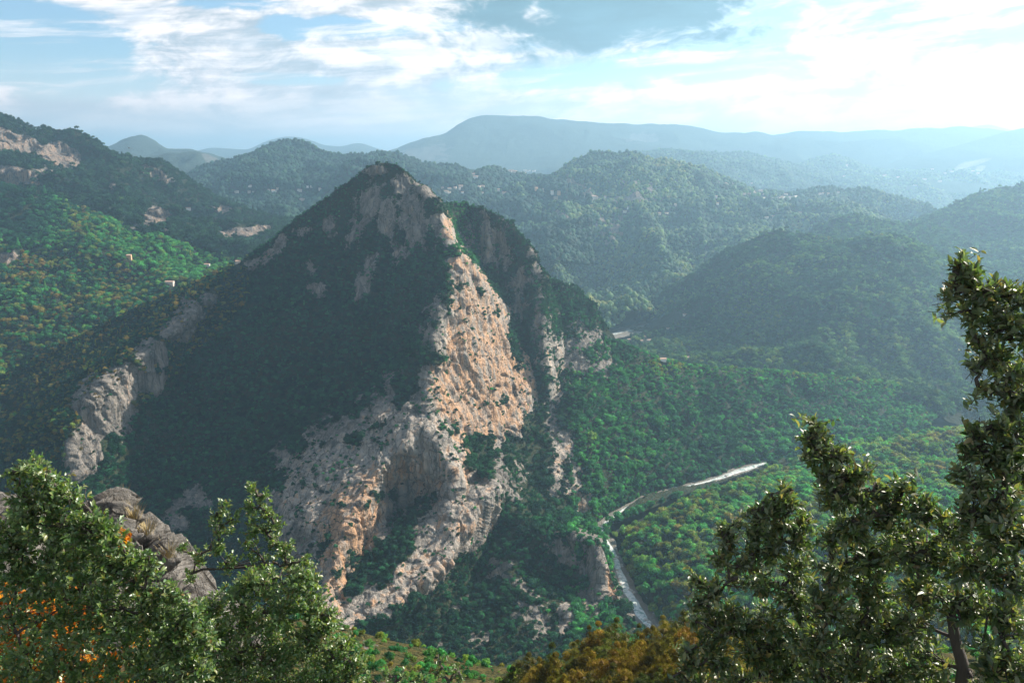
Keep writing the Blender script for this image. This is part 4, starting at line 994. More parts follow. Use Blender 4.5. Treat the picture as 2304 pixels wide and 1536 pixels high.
INDIV = []   # candidates for trees built one by one
def plant(name, V, F, dens, size, tintf, pickf, coll, label, near=False):
    P, tri, w = scatter(V, F, dens)
    ok = inview(P) & ~cleared(P); P = P[ok]; tri = tri[ok]; w = w[ok]
    n = len(P)
    nz = fbm(P / 45, 3, 200)
    sc = size * np.exp(RNG.normal(-.05, .34, n)) * (1 + .25 * nz) * np.where(RNG.random(n) < .07, 1.55, 1)
    sc = np.minimum(sc, size * 1.7); _x, _y, _f = proj(P); sc = sc * np.where((coll is protoc) & (_f < 1400) & (_x < 1240), .55 + .45 * sstep(_y, 400, 620), 1)
    tint = np.clip(tintf(P) + RNG.normal(0, .10, n), 0, 1); pick = pickf(P, n)
    P[:, 2] -= sc * .18
    if near:
        vis = visible(P + (0, 0, 1) * sc[:, None]); x, y, f = proj(P)
        INDIV.append([P, sc, tint, pick, sc / f * vis * ((x > 10) & (x < 2290) & (y < 1400)), name])
    else: gn_forest(name, P, sc, tint, pick, coll, label)
    return n

tot = 0
fnz = lambda P, s, seed: fbm(P / s, 3, seed)
# woods on the crag
slope = np.clip(normals(CVA, CFA)[:, 2], 0, 1)
xA, yA, fA = proj(CVA)
soilgap = sstep(fbm(CVA / 30, 3, 301), .35, .6) * .5
cov = (1 - sstep(rkA + .25 * fbm(CVA / 9, 3, 303), .42, .62)) * (1 - soilgap)
EDGES = ellipses(xA, yA, [(1060, 800, 200, 400, 0, 1)])
ledge = sstep(fbm(CVA * (1, 1, .6) / 11, 3, 305), .18, .5) * sstep(slope, .12, .5)
bush = rkA * (.045 * ledge + .004 * (slope > .2))
right = sstep(xA, 1000, 1200)
lower = sstep(yA, 880, 1000)
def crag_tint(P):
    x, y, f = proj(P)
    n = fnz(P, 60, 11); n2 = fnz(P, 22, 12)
    tn = .12 + .12 * n + .12 * n2  # low tints, cut darker to deepen the shaded face
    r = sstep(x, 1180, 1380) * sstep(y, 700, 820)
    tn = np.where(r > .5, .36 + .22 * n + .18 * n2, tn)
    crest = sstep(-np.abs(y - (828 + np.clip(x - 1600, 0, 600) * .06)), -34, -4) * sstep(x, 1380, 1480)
    tn = tn + crest * .32  # sunlight along the spur crest put into the tint
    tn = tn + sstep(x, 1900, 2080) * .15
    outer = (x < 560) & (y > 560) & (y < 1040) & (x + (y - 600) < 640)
    tn = np.where(outer, np.where(RNG.random(len(P)) < .35 + .3 * n, .93, .08 + .12 * n2), tn)  # outer slope: shade painted as dark tint, mixed with russet trees
    tn = tn + sstep(-np.hypot((x - 1040) / 60, (y - 540) / 110), -1, -.5) * .25  # sunlit patch behind the peak painted as brighter tint
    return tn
def crag_pick(P, n):
    x, y, f = proj(P)
    pine = (RNG.random(n) < .12) | ((x > 1200) & (x < 1380) & (y > 620) & (y < 800) & (RNG.random(n) < .7)) | ((x < 1200) & (y < 860) & (RNG.random(n) < .25))
    return np.where(pine, RNG.integers(4, 7, n), RNG.integers(0, 4, n))
ssz = 3.1
dens = cov / (ssz * ssz * 1.6)
dens[nb0 + n * 1:] = 0 if False else 0
dd = dens * (1 - right * lower * .55) * (1 - sstep(xA, 1380, 1450) * .4)
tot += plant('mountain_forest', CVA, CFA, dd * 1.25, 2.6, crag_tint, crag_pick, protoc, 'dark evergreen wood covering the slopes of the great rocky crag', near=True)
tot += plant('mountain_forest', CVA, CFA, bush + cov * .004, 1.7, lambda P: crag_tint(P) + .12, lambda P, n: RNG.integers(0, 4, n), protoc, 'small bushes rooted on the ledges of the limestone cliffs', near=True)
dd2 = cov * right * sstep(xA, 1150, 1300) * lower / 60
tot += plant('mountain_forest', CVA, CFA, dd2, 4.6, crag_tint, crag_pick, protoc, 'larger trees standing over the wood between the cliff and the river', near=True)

def hill_wood(key, size, tintf, dens_k=1.0, coll=None, near=False, pines=.15, label=''):
    B, Q, rk_, sk = HILLS[key]
    Qn = Q[Q[:, 0] >= sk - 3 * 0 - 1] if True else Q
    sl = normals(B, Q)
    cv_ = 1 - sstep(rk_ + .3 * fbm(B / (size * 6), 3, 400), .45, .7)
    gapn = sstep(fbm(B / (size * 16), 3, 401), .3, .6) * .35
    d = cv_ * (1 - gapn) / (size * size * 1.9) * dens_k
    d[B[:, 2] < RIVER_Z + 2] = 0
    coll = coll or (protoc if key == 'hill16' else protom if key in ('hill15', 'hill19', 'hill17', 'hill18', 'hill20') else protof)
    nn = 5 if coll is protof else 7
    def pick(P, n):
        return np.where(RNG.random(n) < pines, nn - 1 - (RNG.integers(0, 3, n) if nn == 7 else 0), RNG.integers(0, 4, n))
    return plant(key.rstrip('0123456789') + '_forest', B, Qn, d, size, tintf, pick, coll, label, near)
def tf(a, b_, c=0., s1=120, s2=35):
    return lambda P: a + b_ * fnz(P, s1, 13) + c * fnz(P, s2, 14)
tot += hill_wood('riverside_hill21', 4.4, tf(.70, .22, .18, 70, 25), coll=protoc, near=True, pines=.04)
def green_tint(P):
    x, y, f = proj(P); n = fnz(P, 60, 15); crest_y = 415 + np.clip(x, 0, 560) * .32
    strip = sstep(x, 170, 330) * sstep(-(y - crest_y), -110, -60)  # sunlit strip below the crest, painted by tint
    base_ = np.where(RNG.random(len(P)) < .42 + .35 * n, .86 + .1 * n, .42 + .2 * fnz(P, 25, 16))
    upper = sstep(-x, -200, -40) * sstep(-(y - crest_y), -150, -90)  # cloud shadow at upper left, painted as dark tint
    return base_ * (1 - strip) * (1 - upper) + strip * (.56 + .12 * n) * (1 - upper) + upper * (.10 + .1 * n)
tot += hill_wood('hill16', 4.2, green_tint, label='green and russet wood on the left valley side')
tot += hill_wood('hill15', 5.0, tf(.12, .12, .12), label='dark wood under the pale cliffs on the left')  # low tint stands in for a cloud shadow on this hill
tot += hill_wood('hill13', 6.2, tf(.12, .2, .15), label='dark wood on the conical hill')
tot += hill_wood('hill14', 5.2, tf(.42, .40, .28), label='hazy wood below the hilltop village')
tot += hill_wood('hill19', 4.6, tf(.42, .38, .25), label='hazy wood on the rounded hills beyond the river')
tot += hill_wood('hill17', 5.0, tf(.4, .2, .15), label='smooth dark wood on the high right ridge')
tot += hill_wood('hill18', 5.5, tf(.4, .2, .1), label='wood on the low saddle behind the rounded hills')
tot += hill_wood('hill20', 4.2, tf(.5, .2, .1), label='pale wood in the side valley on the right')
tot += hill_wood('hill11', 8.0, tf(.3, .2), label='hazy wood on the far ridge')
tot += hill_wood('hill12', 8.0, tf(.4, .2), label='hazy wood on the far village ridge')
print('TREES', tot)

# the trees that show largest are built one by one, the rest stay woods
allsz = np.concatenate([c[4] for c in INDIV]); own = np.concatenate([np.full(len(c[0]), i) for i, c in enumerate(INDIV)])
NIND = 290
top = np.argsort(-allsz)[:NIND * 3]
take = np.zeros(len(allsz), bool)
ofs = np.cumsum([0] + [len(c[0]) for c in INDIV])
seen = []
for gidx in top:
    i = own[gidx]; c = INDIV[i]; j = gidx - ofs[i]
    take[gidx] = True
    if take.sum() >= NIND: break
oakd = {}
def tree_mesh(k):
    if k not in oakd:
        V, F = NEARM[k]
        a = bpy.data.meshes.new('crown'); a.from_pydata([tuple(v) for v in V], [], [tuple(f) for f in F]); a.materials.append(M_FOLO); a.update()
        hgt = 1.3 if k in (4, 5) else .8
        ring = [(math.cos(q_) * r, math.sin(q_) * r, z) for z, r in ((-.5, .11), (hgt * .5, .075), (hgt, .03)) for q_ in np.arange(6) * 1.047]
        fs = [(r * 6 + i, r * 6 + (i + 1) % 6, r * 6 + 6 + (i + 1) % 6, r * 6 + 6 + i) for r in (0, 1) for i in range(6)]
        b_ = bpy.data.meshes.new('trunk'); b_.from_pydata(ring, [], fs); b_.materials.append(M_BARK); b_.update()
        oakd[k] = (a, b_)
    return oakd[k]
TINTW = lambda v: 'dark green' if v < .2 else 'mid green' if v < .42 else 'bright green' if v < .64 else 'yellowish' if v < .82 else 'russet'
for i, c in enumerate(INDIV):
    P, sc, tint, pick, _, nm = c
    tk = take[ofs[i]:ofs[i + 1]]
    x, y, f = proj(P)
    for j in np.where(tk)[0]:
        k = int(pick[j]); cm, tm = tree_mesh(k)
        kind = 'pine_tree' if k in (4, 5) else 'cypress_tree' if k == 6 else 'oak_tree'
        o = bpy.data.objects.new(kind, None); COL.objects.link(o); o.location = P[j]; s = float(sc[j]); o.rotation_euler = (0, 0, random.uniform(0, 6.28)); o.scale = (s, s, s * random.uniform(.8, 1.2))
        for nm2, me in (('crown', cm), ('trunk', tm)):
            ch = bpy.data.objects.new(nm2, me); COL.objects.link(ch); ch.parent = o; ch['tint'] = float(tint[j])
        if nm == 'riverside_hill_forest':
            yc = 1180 - (x[j] - 1366) * .62 if x[j] < 1600 else 1060 - (x[j] - 1600) * .2
            band = 'near the crest' if y[j] < yc + 34 else 'in the upper part' if y[j] < yc + 80 else 'midway down' if y[j] < yc + 130 else 'in the lower part' if y[j] < yc + 180 else 'near the foot' if y[j] < yc + 230 else 'at the foot'
            sect = 'above the rapids' if x[j] < 1440 else 'right of the rapids' if x[j] < 1510 else 'before the oaks' if x[j] < 1600 else 'over the first oak' if x[j] < 1720 else 'between the oak tops' if x[j] < 1830 else 'behind the tall oak' if x[j] < 2000 else 'beside the forked oak'
            where = '%s of the riverside hill, %s' % (band, sect)
        elif x[j] > 1380: where = 'on the wooded spur across the river'
        elif x[j] > 1080 and y[j] < 880: where = 'among the rear crags behind the orange cliff'
        elif x[j] > 1080: where = 'on the slope between the orange cliff and the river'
        else: where = 'on the shaded face of the great crag'
        word = {'pine_tree': 'pine', 'cypress_tree': 'conical tree', 'oak_tree': 'round tree'}[kind]
        word = ('large ' if s > 6 else 'small ' if s < 4.6 else '') + word
        lab_ = '%s %s %s' % (TINTW(tint[j]), word, where)
        if len(lab_.split()) > 16: lab_ = lab_.replace('large ', '').replace('small ', '')
        if len(lab_.split()) > 16: lab_ = lab_.replace('bright green', 'green').replace('dark green', 'dark')
        tag(o, lab_, 'tree', 'single trees of the ' + ('riverside hill' if nm == 'riverside_hill_forest' else 'great crag and its spur'))
    P, sc, tint, pick = P[~tk], sc[~tk], tint[~tk], pick[~tk]
    gn_forest(nm, P, sc, tint, pick, protoc, ['dark evergreen wood covering the slopes of the great rocky crag', 'small bushes rooted on the ledges of the limestone cliffs', 'taller trees standing over the wood between the cliff and the river', 'sunlit wood of rounded green and russet crowns on the near hillside'][i])

# ---------------------------------------------------------------- river and its gravel
m, t, out = material('river_gravel')
tc = t.n('ShaderNodeTexCoord').outputs['Object']
v1 = t.voro(tc, .45, 'F1', 1); n1 = t.noise(tc, .08, 6, .6); ed = t.voro(tc, .45, 'DISTANCE_TO_EDGE')
b = t.n('ShaderNodeBsdfPrincipled'); b.inputs['Roughness'].default_value = .9
t.link(t.mix(t.ss(n1, .4, .6), t.mix(t.noise(tc, .9, 5, .7), (.17, .15, .13), (.44, .385, .33)), (.22, .21, .17)), b.inputs['Base Color'])
t.link(t.bump(t.math('ADD', t.ss(ed, 0, .25), t.noise(tc, 1.5, 5, .7)), 1.0, 1.5), b.inputs['Normal']); t.link(b.outputs[0], out.inputs[0]); M_GRAV = m
m, t, out = material('river_water')
tc = t.n('ShaderNodeTexCoord').outputs['Object']
b = t.n('ShaderNodeBsdfPrincipled'); b.inputs['Roughness'].default_value = .45
foam = t.ss(t.noise(tc, .22, 8, .75), .38, .55)
t.link(t.mix(foam, (.12, .24, .21), (.62, .63, .60)), b.inputs['Base Color']); t.link(t.bump(t.noise(tc, .5, 5, .6), .8, .5), b.inputs['Normal']); t.link(b.outputs[0], out.inputs[0]); M_WATER = m

def ribbon(name, line, width, z, mat, kind='structure', wob=.25, seed=0, steps=10):
    """a winding strip on the valley floor; line of (px,py) seen points at the river level"""
    C = [unproj(x, y, Dz(x, y, z))[:2] for x, y in line]
    P = []
    for i in range(len(C) - 1):
        for k in range(steps):
            P.append(C[i] + (C[i + 1] - C[i]) * k / steps)
    P = np.array(P + [C[-1]]); P = np.stack([smooth1(P[:, 0], 6), smooth1(P[:, 1], 6)], 1)
    d = np.gradient(P, axis=0); d /= np.linalg.norm(d, axis=1, keepdims=True) + 1e-9; nrm = np.stack([-d[:, 1], d[:, 0]], 1)
    Wd = np.interp(np.linspace(0, 1, len(P)), np.linspace(0, 1, len(width)), width)
    p3 = np.concatenate([P / 22, np.zeros((len(P), 1))], 1)
    wl = Wd * (1 + wob * fbm(p3, 3, seed)); wr = Wd * (1 + wob * fbm(p3, 3, seed + 9))
    V, F = [], []
    for i in range(len(P)):
        for a in (1, .5, 0, -.5, -1):
            q_ = P[i] + nrm[i] * a * (wl[i] if a > 0 else wr[i]); V.append((q_[0], q_[1], z - (.5 if abs(a) == 1 and mat is M_WATER else 0)))
    for i in range(len(P) - 1):
        for a in range(4): F.append((i * 5 + a, i * 5 + a + 1, i * 5 + a + 6, i * 5 + a + 5))
    o = mesh_obj(name, V, F, mat); tag(o, kind=kind); return P, nrm, Wd
RP, RN, RW = ribbon('riverbed', RL, RLW, 153.2, M_GRAV, seed=3, wob=.55)
ribbon('river', RL, [4, 4, 4, 4.5, 4, 3, 2.5, 2.5, 1.6, 1.6, 1.4, 2, 5.5, 4, .6], 153.7, M_WATER, seed=5, wob=.6)
FL = [(1330, 770), (1380, 752), (1430, 740), (1480, 727), (1530, 716), (1570, 706), (1600, 700)]
ribbon('riverbed', FL, [26, 36, 44, 44, 40, 40, 24], 158, M_GRAV, seed=13)
ribbon('river', [(x, y - 2) for x, y in FL], [6, 9, 13, 13, 12, 11, 6], 158.6, M_WATER, seed=15, wob=.5)

m, t, out = material('boulder_stone')
tc = t.n('ShaderNodeTexCoord').outputs['Object']
b = t.n('ShaderNodeBsdfPrincipled'); b.inputs['Roughness'].default_value = .9
nn = t.noise(tc, 1.6, 8, .7)
t.link(t.mix(nn, (.24, .23, .21), (.62, .58, .52)), b.inputs['Base Color']); t.link(t.bump(nn, .7, .2), b.inputs['Normal']); t.link(b.outputs[0], out.inputs[0]); M_BOUL = m
bmeshes = []
for i in range(4):
    V, F = lumpy(np.random.default_rng(i), 20 + i, squash=.7); V = V - (0, 0, .75)
    w1_, w2b, cc = worley(V * 1.3 + i, i); V = V * (.85 + .3 * cc)[:, None]
    o = mesh_obj('boulder', V, F, M_BOUL, link=False, smooth=False); bmeshes.append(o.data)
k = 0
for i in range(40):
    j = int(RNG.integers(15, 72)) if i < 26 else int(RNG.integers(80, 150)); side_ = RNG.uniform(-.9, .9)
    if j >= len(RP): continue
    p = RP[j] + RN[j] * side_ * RW[j]
    o = bpy.data.objects.new('boulder', bmeshes[i % 4]); COL.objects.link(o); s = float(RNG.uniform(1.0, 3.4)); o.location = (p[0], p[1], 153.4); o.scale = (s, s * RNG.uniform(.7, 1.2), s * RNG.uniform(.6, .9)); o.rotation_euler = (0, 0, float(RNG.uniform(0, 6)))
    x_, y_, f_ = proj(np.array([p[0], p[1], 153.4]))
    where = 'in the rapids below the orange-edged tower' if y_ > 1240 else 'on the gravel at the river bend beside the cliff spur' if y_ > 1130 else 'along the upper reach under the wooded spur'
    sz = 'large' if s > 2.5 else 'middling' if s > 1.7 else 'small'
    tag(o, '%s pale boulder %s' % (sz, where), 'boulder', 'boulders in the river gorge')

# ---------------------------------------------------------------- near slope under the viewpoint
def rows_x(y_d, xs=(-1400, -400, 200, 700, 1150, 1500, 2304, 3200, 4200), dy=None):
    return [[(x, y + (dy[i] if dy and k == 0 else 0), d) for i, x in enumerate(xs)] for k, (y, d) in enumerate(y_d)]
crest = [(-1400, 1420, 150), (-400, 1400, 150), (300, 1380, 150), (600, 1386, 150), (760, 1408, 150), (800, 1425, 150), (900, 1450, 145), (1000, 1478, 140), (1100, 1502, 135), (1180, 1520, 130), (1300, 1500, 125), (1500, 1470, 120), (2304, 1460, 120), (4200, 1460, 120)]
slope_rows = [crest] + rows_x([(1640, 80), (1850, 36), (2250, 12), (3400, 4.0), (5200, 2.6)])
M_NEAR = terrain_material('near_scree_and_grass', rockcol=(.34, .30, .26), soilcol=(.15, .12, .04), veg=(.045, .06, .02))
_, NB, NQ, _r = hill('near_slope', slope_rows, 420, 200, M_NEAR, amp=2.5, nscale=30, fine=.5, fscale=6, seed=31, back=(10, 40, 120), bdrop=(6, 34, 120), taper=.4, smooth=2, rock=[(830, 1452, 16, 8, 0, 1), (1330, 1520, 30, 10, 0, .6)])
def ground_at(x, y):
    d = (NB[:, 0] - x) ** 2 + (NB[:, 1] - y) ** 2
    i = np.argsort(d)[:4]; return float(NB[i, 2].mean())
def vis_ground(px, py, V, tol=9):
    x, y, f = proj(V); d = np.hypot(x - px, y - py); ok = (d < tol) & (f > 0)
    if not ok.any():
        return V[np.argmin(np.where(f > 0, d, 1e9))].copy()
    idx_ = np.where(ok)[0]; i = idx_[np.argmin(f[idx_])]; return V[i].copy()

# ---------------------------------------------------------------- leaves and shrubs close to the viewpoint
LEAF = np.array([(0, 0, 0), (-.26, .34, .07), (0, .34, 0), (.26, .34, .07), (-.22, .7, .06), (0, .7, -.02), (.22, .7, .06), (0, 1.05, -.1)])
LEAFT = np.array([(0, 2, 1), (0, 3, 2), (1, 2, 5), (1, 5, 4), (2, 3, 6), (2, 6, 5), (4, 5, 7), (5, 6, 7)])

def leaf_material(name, ramp, rough=.28, spec=.6, trans=.28, under=(.20, .24, .15)):
    m, t, out = material(name)
    cr = t.n('ShaderNodeValToRGB'); els = cr.color_ramp.elements
    els[0].position, els[0].color = ramp[0][0], ramp[0][1] + (1,); els[1].position, els[1].color = ramp[-1][0], ramp[-1][1] + (1,)
    for p, c in ramp[1:-1]:
        e = els.new(p); e.color = c + (1,)
    geo = t.n('ShaderNodeNewGeometry'); oi = t.n('ShaderNodeObjectInfo').outputs['Random']
    r = t.math('FRACT', t.math('ADD', geo.outputs['Random Per Island'], oi))
    t.link(r, cr.inputs[0])
    col = t.mix(t.math('MULTIPLY', geo.outputs['Backfacing'], .7), cr.outputs[0], under)
    b = t.n('ShaderNodeBsdfPrincipled'); t.link(col, b.inputs['Base Color']); b.inputs['Specular IOR Level'].default_value = spec
    t.put(b.inputs['Roughness'], t.math('ADD', rough, t.math('MULTIPLY', geo.outputs['Backfacing'], .4)))
    tr = t.n('ShaderNodeBsdfTranslucent'); t.link(t.vmath('MULTIPLY', cr.outputs[0], (2.0, 2.2, .8)), tr.inputs[0])
    mx = t.n('ShaderNodeMixShader'); mx.inputs[0].default_value = trans; t.link(b.outputs[0], mx.inputs[1]); t.link(tr.outputs[0], mx.inputs[2]); t.link(mx.outputs[0], out.inputs[0])
    return m
M_LOAK = leaf_material('holm_oak_leaf', [(0, (.055, .115, .04)), (.5, (.105, .185, .06)), (.85, (.19, .24, .085)), (.96, (.17, .18, .05)), (1, (.24, .15, .05))], rough=.38, spec=.9, trans=.34)
M_ROAK = leaf_material('backlit_oak_leaf', [(0, (.045, .085, .038)), (.55, (.095, .145, .055)), (.85, (.18, .20, .07)), (1, (.20, .15, .06))], rough=.42, spec=1.0, trans=.34, under=(.26, .28, .2))
M_ORNG = leaf_material('autumn_leaf', [(0, (.30, .09, .015)), (.5, (.48, .17, .02)), (1, (.60, .30, .04))], rough=.6, spec=.2, trans=.4, under=(.45, .2, .05))

def basis(d, rng):
    d = d / np.linalg.norm(d, axis=1, keepdims=True); r = rng.normal(size=d.shape)
    a = np.cross(d, r); a /= np.linalg.norm(a, axis=1, keepdims=True); b_ = np.cross(a, d); return a, d, b_

def bush(name, label, cat, clumps, base, leaf=.042, mat=None, per=26, seed=0, twig=.13, single=60, group=None, up=.5, limb=.012, trunk=.03, aspect=1.0, stems=True, forks=None):
    """a shrub or tree: limbs to each bough, twigs through its volume, a rosette of leaves on every twig.
    clumps: (px, py, distance, radius in px); base: (px, distance) of the foot"""
    rng = np.random.default_rng(seed)
    bx, bd = base; bp = unproj(bx, 1536, bd); bp[2] = ground_at(bp[0], bp[1]) - .1
    root = bpy.data.objects.new(name, None); COL.objects.link(root); root.location = bp; tag(root, label, cat, group)
    C = np.array([unproj(c[0], c[1], c[2]) for c in clumps]); R = np.array([c[3] / FPX * c[2] * 1.16 for c in clumps])
    tips, dirs, stemsV, stemsF = [], [], [], []
    for i, (c, r) in enumerate(zip(C, R)):
        k = int(1.9 * per * (r / .16) ** 2 * (clumps[i][4] if len(clumps[i]) > 4 else 1)) + 3
        d = rng.normal(size=(k, 3)); d /= np.linalg.norm(d, axis=1, keepdims=True)
        rad = r * rng.uniform(.25, 1.08, k) ** .6
        p = c + d * rad[:, None] * (1, 1.15, 1)
        p += d * r * .25 * (fbm(p * 9, 2, seed)[:, None])
        o_ = d + np.array((0, 0, up)) + rng.normal(size=(k, 3)) * .35
        tips.append(p); dirs.append(o_)
    T = np.concatenate(tips); Dv = np.concatenate(dirs); Dv /= np.linalg.norm(Dv, axis=1, keepdims=True)
    nl = rng.integers(9, 15, len(T)); ti = np.repeat(np.arange(len(T)), nl)
    k_ = np.concatenate([np.arange(a) for a in nl]); fr = k_ / np.repeat(nl, nl)
    L = twig * rng.uniform(.6, 1.2, len(T))[ti]
    pos = T[ti] - Dv[ti] * (L * (1 - fr) * .9)[:, None]
    a, d, b_ = basis(Dv[ti], rng)
    ld = a * (1.15 - fr * .6)[:, None] + d * (.35 + .7 * fr)[:, None] + rng.normal(size=a.shape) * .25; ld[:, 2] += .12
    sz = leaf * rng.uniform(.6, 1.25, len(ld)) * (1 - .35 * (fr > .85))
    ld /= np.linalg.norm(ld, axis=1, keepdims=True)
    nn_ = np.array((0, 0, 1)) + Dv[ti] * .6 + rng.normal(size=ld.shape) * .55
    xx = np.cross(ld, nn_); xx /= np.linalg.norm(xx, axis=1, keepdims=True) + 1e-9; zz = np.cross(xx, ld)
    LV = pos[:, None, :] + (LEAF[None, :, 0, None] * xx[:, None, :] * aspect + LEAF[None, :, 1, None] * ld[:, None, :] + LEAF[None, :, 2, None] * zz[:, None, :] * 1.3) * sz[:, None, None]
    # the largest-showing leaves are single parts
    ax, ay, af = proj(pos); show = sz / af * ((ax > 5) & (ax < 2299) & (ay > 5) & (ay < 1531)); order = np.argsort(-show - .004 * (af < np.percentile(af, 30)))
    one = order[:single]; keep = np.ones(len(pos), bool); keep[one] = False
    V = (LV[keep].reshape(-1, 3) - bp); n_ = int(keep.sum())
    F = (LEAFT[None] + (np.arange(n_) * 8)[:, None, None]).reshape(-1, 3)
    lo = mesh_obj('leaves', V, F, mat, parent=root, smooth=True); lo['kind'] = 'stuff'
    me = bpy.data.meshes.new('leaf'); me.from_pydata([tuple(v) for v in LEAF * (aspect, 1, 1.3)], [], [tuple(f) for f in LEAFT]); me.materials.append(mat); me.polygons.foreach_set('use_smooth', [True] * 8); me.update()
    for j in one:
        o = bpy.data.objects.new('leaf', me); COL.objects.link(o); o.parent = root
        s = sz[j]; M = Matrix([[xx[j][q_] * s, ld[j][q_] * s, zz[j][q_] * s, pos[j][q_] - bp[q_]] for q_ in range(3)] + [[0, 0, 0, 1]]); o.matrix_local = M
    # twigs
    SV, SF = [], []
    for j in range(len(T)):
        p1 = T[j]; p0 = p1 - Dv[j] * twig * 1.25
        p0 = p1 - Dv[j] * twig * .85; v_, f_ = tube([p0, p1], .0016, .0009, 3); kk = len(SV); SV += v_; SF += [tuple(kk + q_ for q_ in ff) for ff in f_]
    # limbs: grow from the foot, each bough joining the nearest limb already grown
    nodes = [bp.copy()]; limbs = []
    fk = [unproj(*q_) for q_ in (forks or [])]
    order_ = np.argsort(np.linalg.norm(C - bp, axis=1))
    prev = bp.copy(); tv, tf = [], []
    if fk:
        pts = [bp] + fk; v_, f_ = tube(pts, trunk, trunk * .6, 8); tv += v_; tf += f_; nodes += fk
    for j in order_:
        tgt = C[j]; cand = np.array(nodes); dd_ = np.linalg.norm(cand - tgt, axis=1) + .6 * np.maximum(0, cand[:, 2] - tgt[2]); s0 = cand[np.argmin(dd_)]
        mid = (s0 + tgt) / 2 + rng.normal(size=3) * .06 * np.linalg.norm(tgt - s0); q1 = (s0 * .7 + mid * .3) + rng.normal(size=3) * .02
        r0 = limb * (1.5 if np.linalg.norm(s0 - bp) < .4 else 1)
        v_, f_ = tube([s0, q1, mid, (mid + tgt) / 2 + rng.normal(size=3) * .02, tgt], r0, limb * .35, 5); kk = len(tv); tv += v_; tf += [tuple(kk + q_ for q_ in ff) for ff in f_]
        nodes += [mid, tgt]
        for _ in range(int(5 * R[j] / .1)):
            e = tgt + np.clip(rng.normal(size=3), -1.2, 1.2) * R[j] * .5; v_, f_ = tube([mid, (mid + e) / 2 + rng.normal(size=3) * .02, e], limb * .35, limb * .12, 4); kk = len(SV); SV += v_; SF += [tuple(kk + q_ for q_ in ff) for ff in f_]
    mesh_obj('trunk', np.array(tv) - bp, tf, M_BARK, parent=root)
    tw = mesh_obj('twigs', np.array(SV) - bp, SF, M_BARK, parent=root); tw['kind'] = 'stuff'
    return root, n_

nl_ = 0
def add(*a, **k):
    global nl_
    r, n_ = bush(*a, **k); nl_ += n_
D1 = 4.7
add('oak_shrub', 'large leafy green shrub filling the lower left corner in front of the pale rock', 'shrub',
    [(62, 1050, D1, 34), (100, 1062, D1, 36), (30, 1060, D1, 22, .5), (128, 1100, D1, 40), (60, 1120, D1, 52), (165, 1120, D1, 34), (110, 1170, D1, 70), (20, 1200, D1, 60), (190, 1190, D1, 55), (235, 1200, D1, 44), (60, 1270, D1, 80), (160, 1270, D1, 80), (250, 1270, D1, 60), (300, 1310, D1, 48),
     (20, 1370, D1, 70, .55), (130, 1370, D1, 75, .7), (230, 1370, D1, 80), (325, 1380, D1, 60), (60, 1470, D1, 80, .65), (170, 1480, D1, 85, .7), (290, 1470, D1, 85, .75), (390, 1440, D1, 60), (20, 1540, D1, 70, .8), (120, 1560, D1, 80, .8), (250, 1570, D1, 80, .6), (380, 1540, D1, 80, .8), (345, 1330, D1, 30), (375, 1390, D1, 44), (420, 1420, D1, 40), (440, 1500, D1, 50), (290, 1250, D1, 26), (345, 1280, D1, 24), (390, 1330, D1, 34), (430, 1370, D1, 34), (460, 1430, D1, 40), (330, 1250, D1, 18), (222, 1165, D1, 24), (262, 1215, D1, 28), (300, 1265, D1, 30)],
    (120, 4.9), leaf=.038, mat=M_LOAK, seed=1, per=30, single=290, limb=.012)
D2 = 6.6
add('oak_shrub', 'slender open shrub with bare stems rising against the dark slope right of the pale rock', 'shrub',
    [(566, 1098, D2, 20), (590, 1112, D2, 20), (560, 1140, D2, 26), (600, 1150, D2, 24), (574, 1180, D2, 30), (505, 1138, D2, 18), (485, 1160, D2, 20), (500, 1185, D2, 26), (530, 1165, D2, 18, .6), (620, 1178, D2, 22), (612, 1215, D2, 26), (640, 1230, D2, 26), (490, 1225, D2, 26, .7), (560, 1230, D2, 28, .6), (410, 1228, D2, 18, .7), (450, 1250, D2, 28, .7), (520, 1265, D2, 30, .7),
     (600, 1270, D2, 34, .7), (655, 1270, D2, 30), (690, 1262, D2, 18), (430, 1290, D2, 24, .6)],
    (570, 6.6), leaf=.036, mat=M_LOAK, seed=2, per=17, single=120, limb=.014, twig=.10)
D3 = 5.4
add('oak_shrub', 'broad green shrub in the lower centre left, spreading beneath the slender open shrub', 'shrub',
    [(600, 1310, D3, 44), (660, 1305, D3, 40), (700, 1300, D3, 30), (540, 1330, D3, 40, .8), (480, 1360, D3, 44), (430, 1370, D3, 36), (700, 1350, D3, 46), (630, 1370, D3, 56), (560, 1390, D3, 54), (480, 1420, D3, 54), (740, 1390, D3, 34), (420, 1450, D3, 50), (700, 1430, D3, 56), (620, 1450, D3, 66), (530, 1470, D3, 66), (450, 1520, D3, 70), (560, 1540, D3, 76), (680, 1520, D3, 76), (750, 1480, D3, 46), (790, 1530, D3, 42), (640, 1590, D3, 70), (370, 1400, D3, 44), (350, 1470, D3, 60), (400, 1560, D3, 70), (780, 1440, D3, 30), (800, 1490, D3, 34), (740, 1550, D3, 50), (500, 1590, D3, 70), (560, 1300, D3, 34, .8), (720, 1380, D3, 40)],
    (600, 5.6), leaf=.036, mat=M_LOAK, seed=3, per=27, single=150)
D4 = 5.0
add('oak_shrub', 'low pale-leaved sprigs poking up at the bottom edge below the great cliff', 'shrub',
    [(830, 1530, D4, 18), (868, 1512, D4, 16), (905, 1520, D4, 18), (880, 1545, D4, 24), (950, 1530, D4, 20), (990, 1482, D4, 8), (985, 1510, D4, 16), (1020, 1505, D4, 14), (1035, 1520, D4, 14), (1000, 1545, D4, 26), (930, 1560, D4, 26)],
    (940, 5.0), leaf=.030, mat=M_LOAK, seed=4, per=22, single=60, twig=.09)
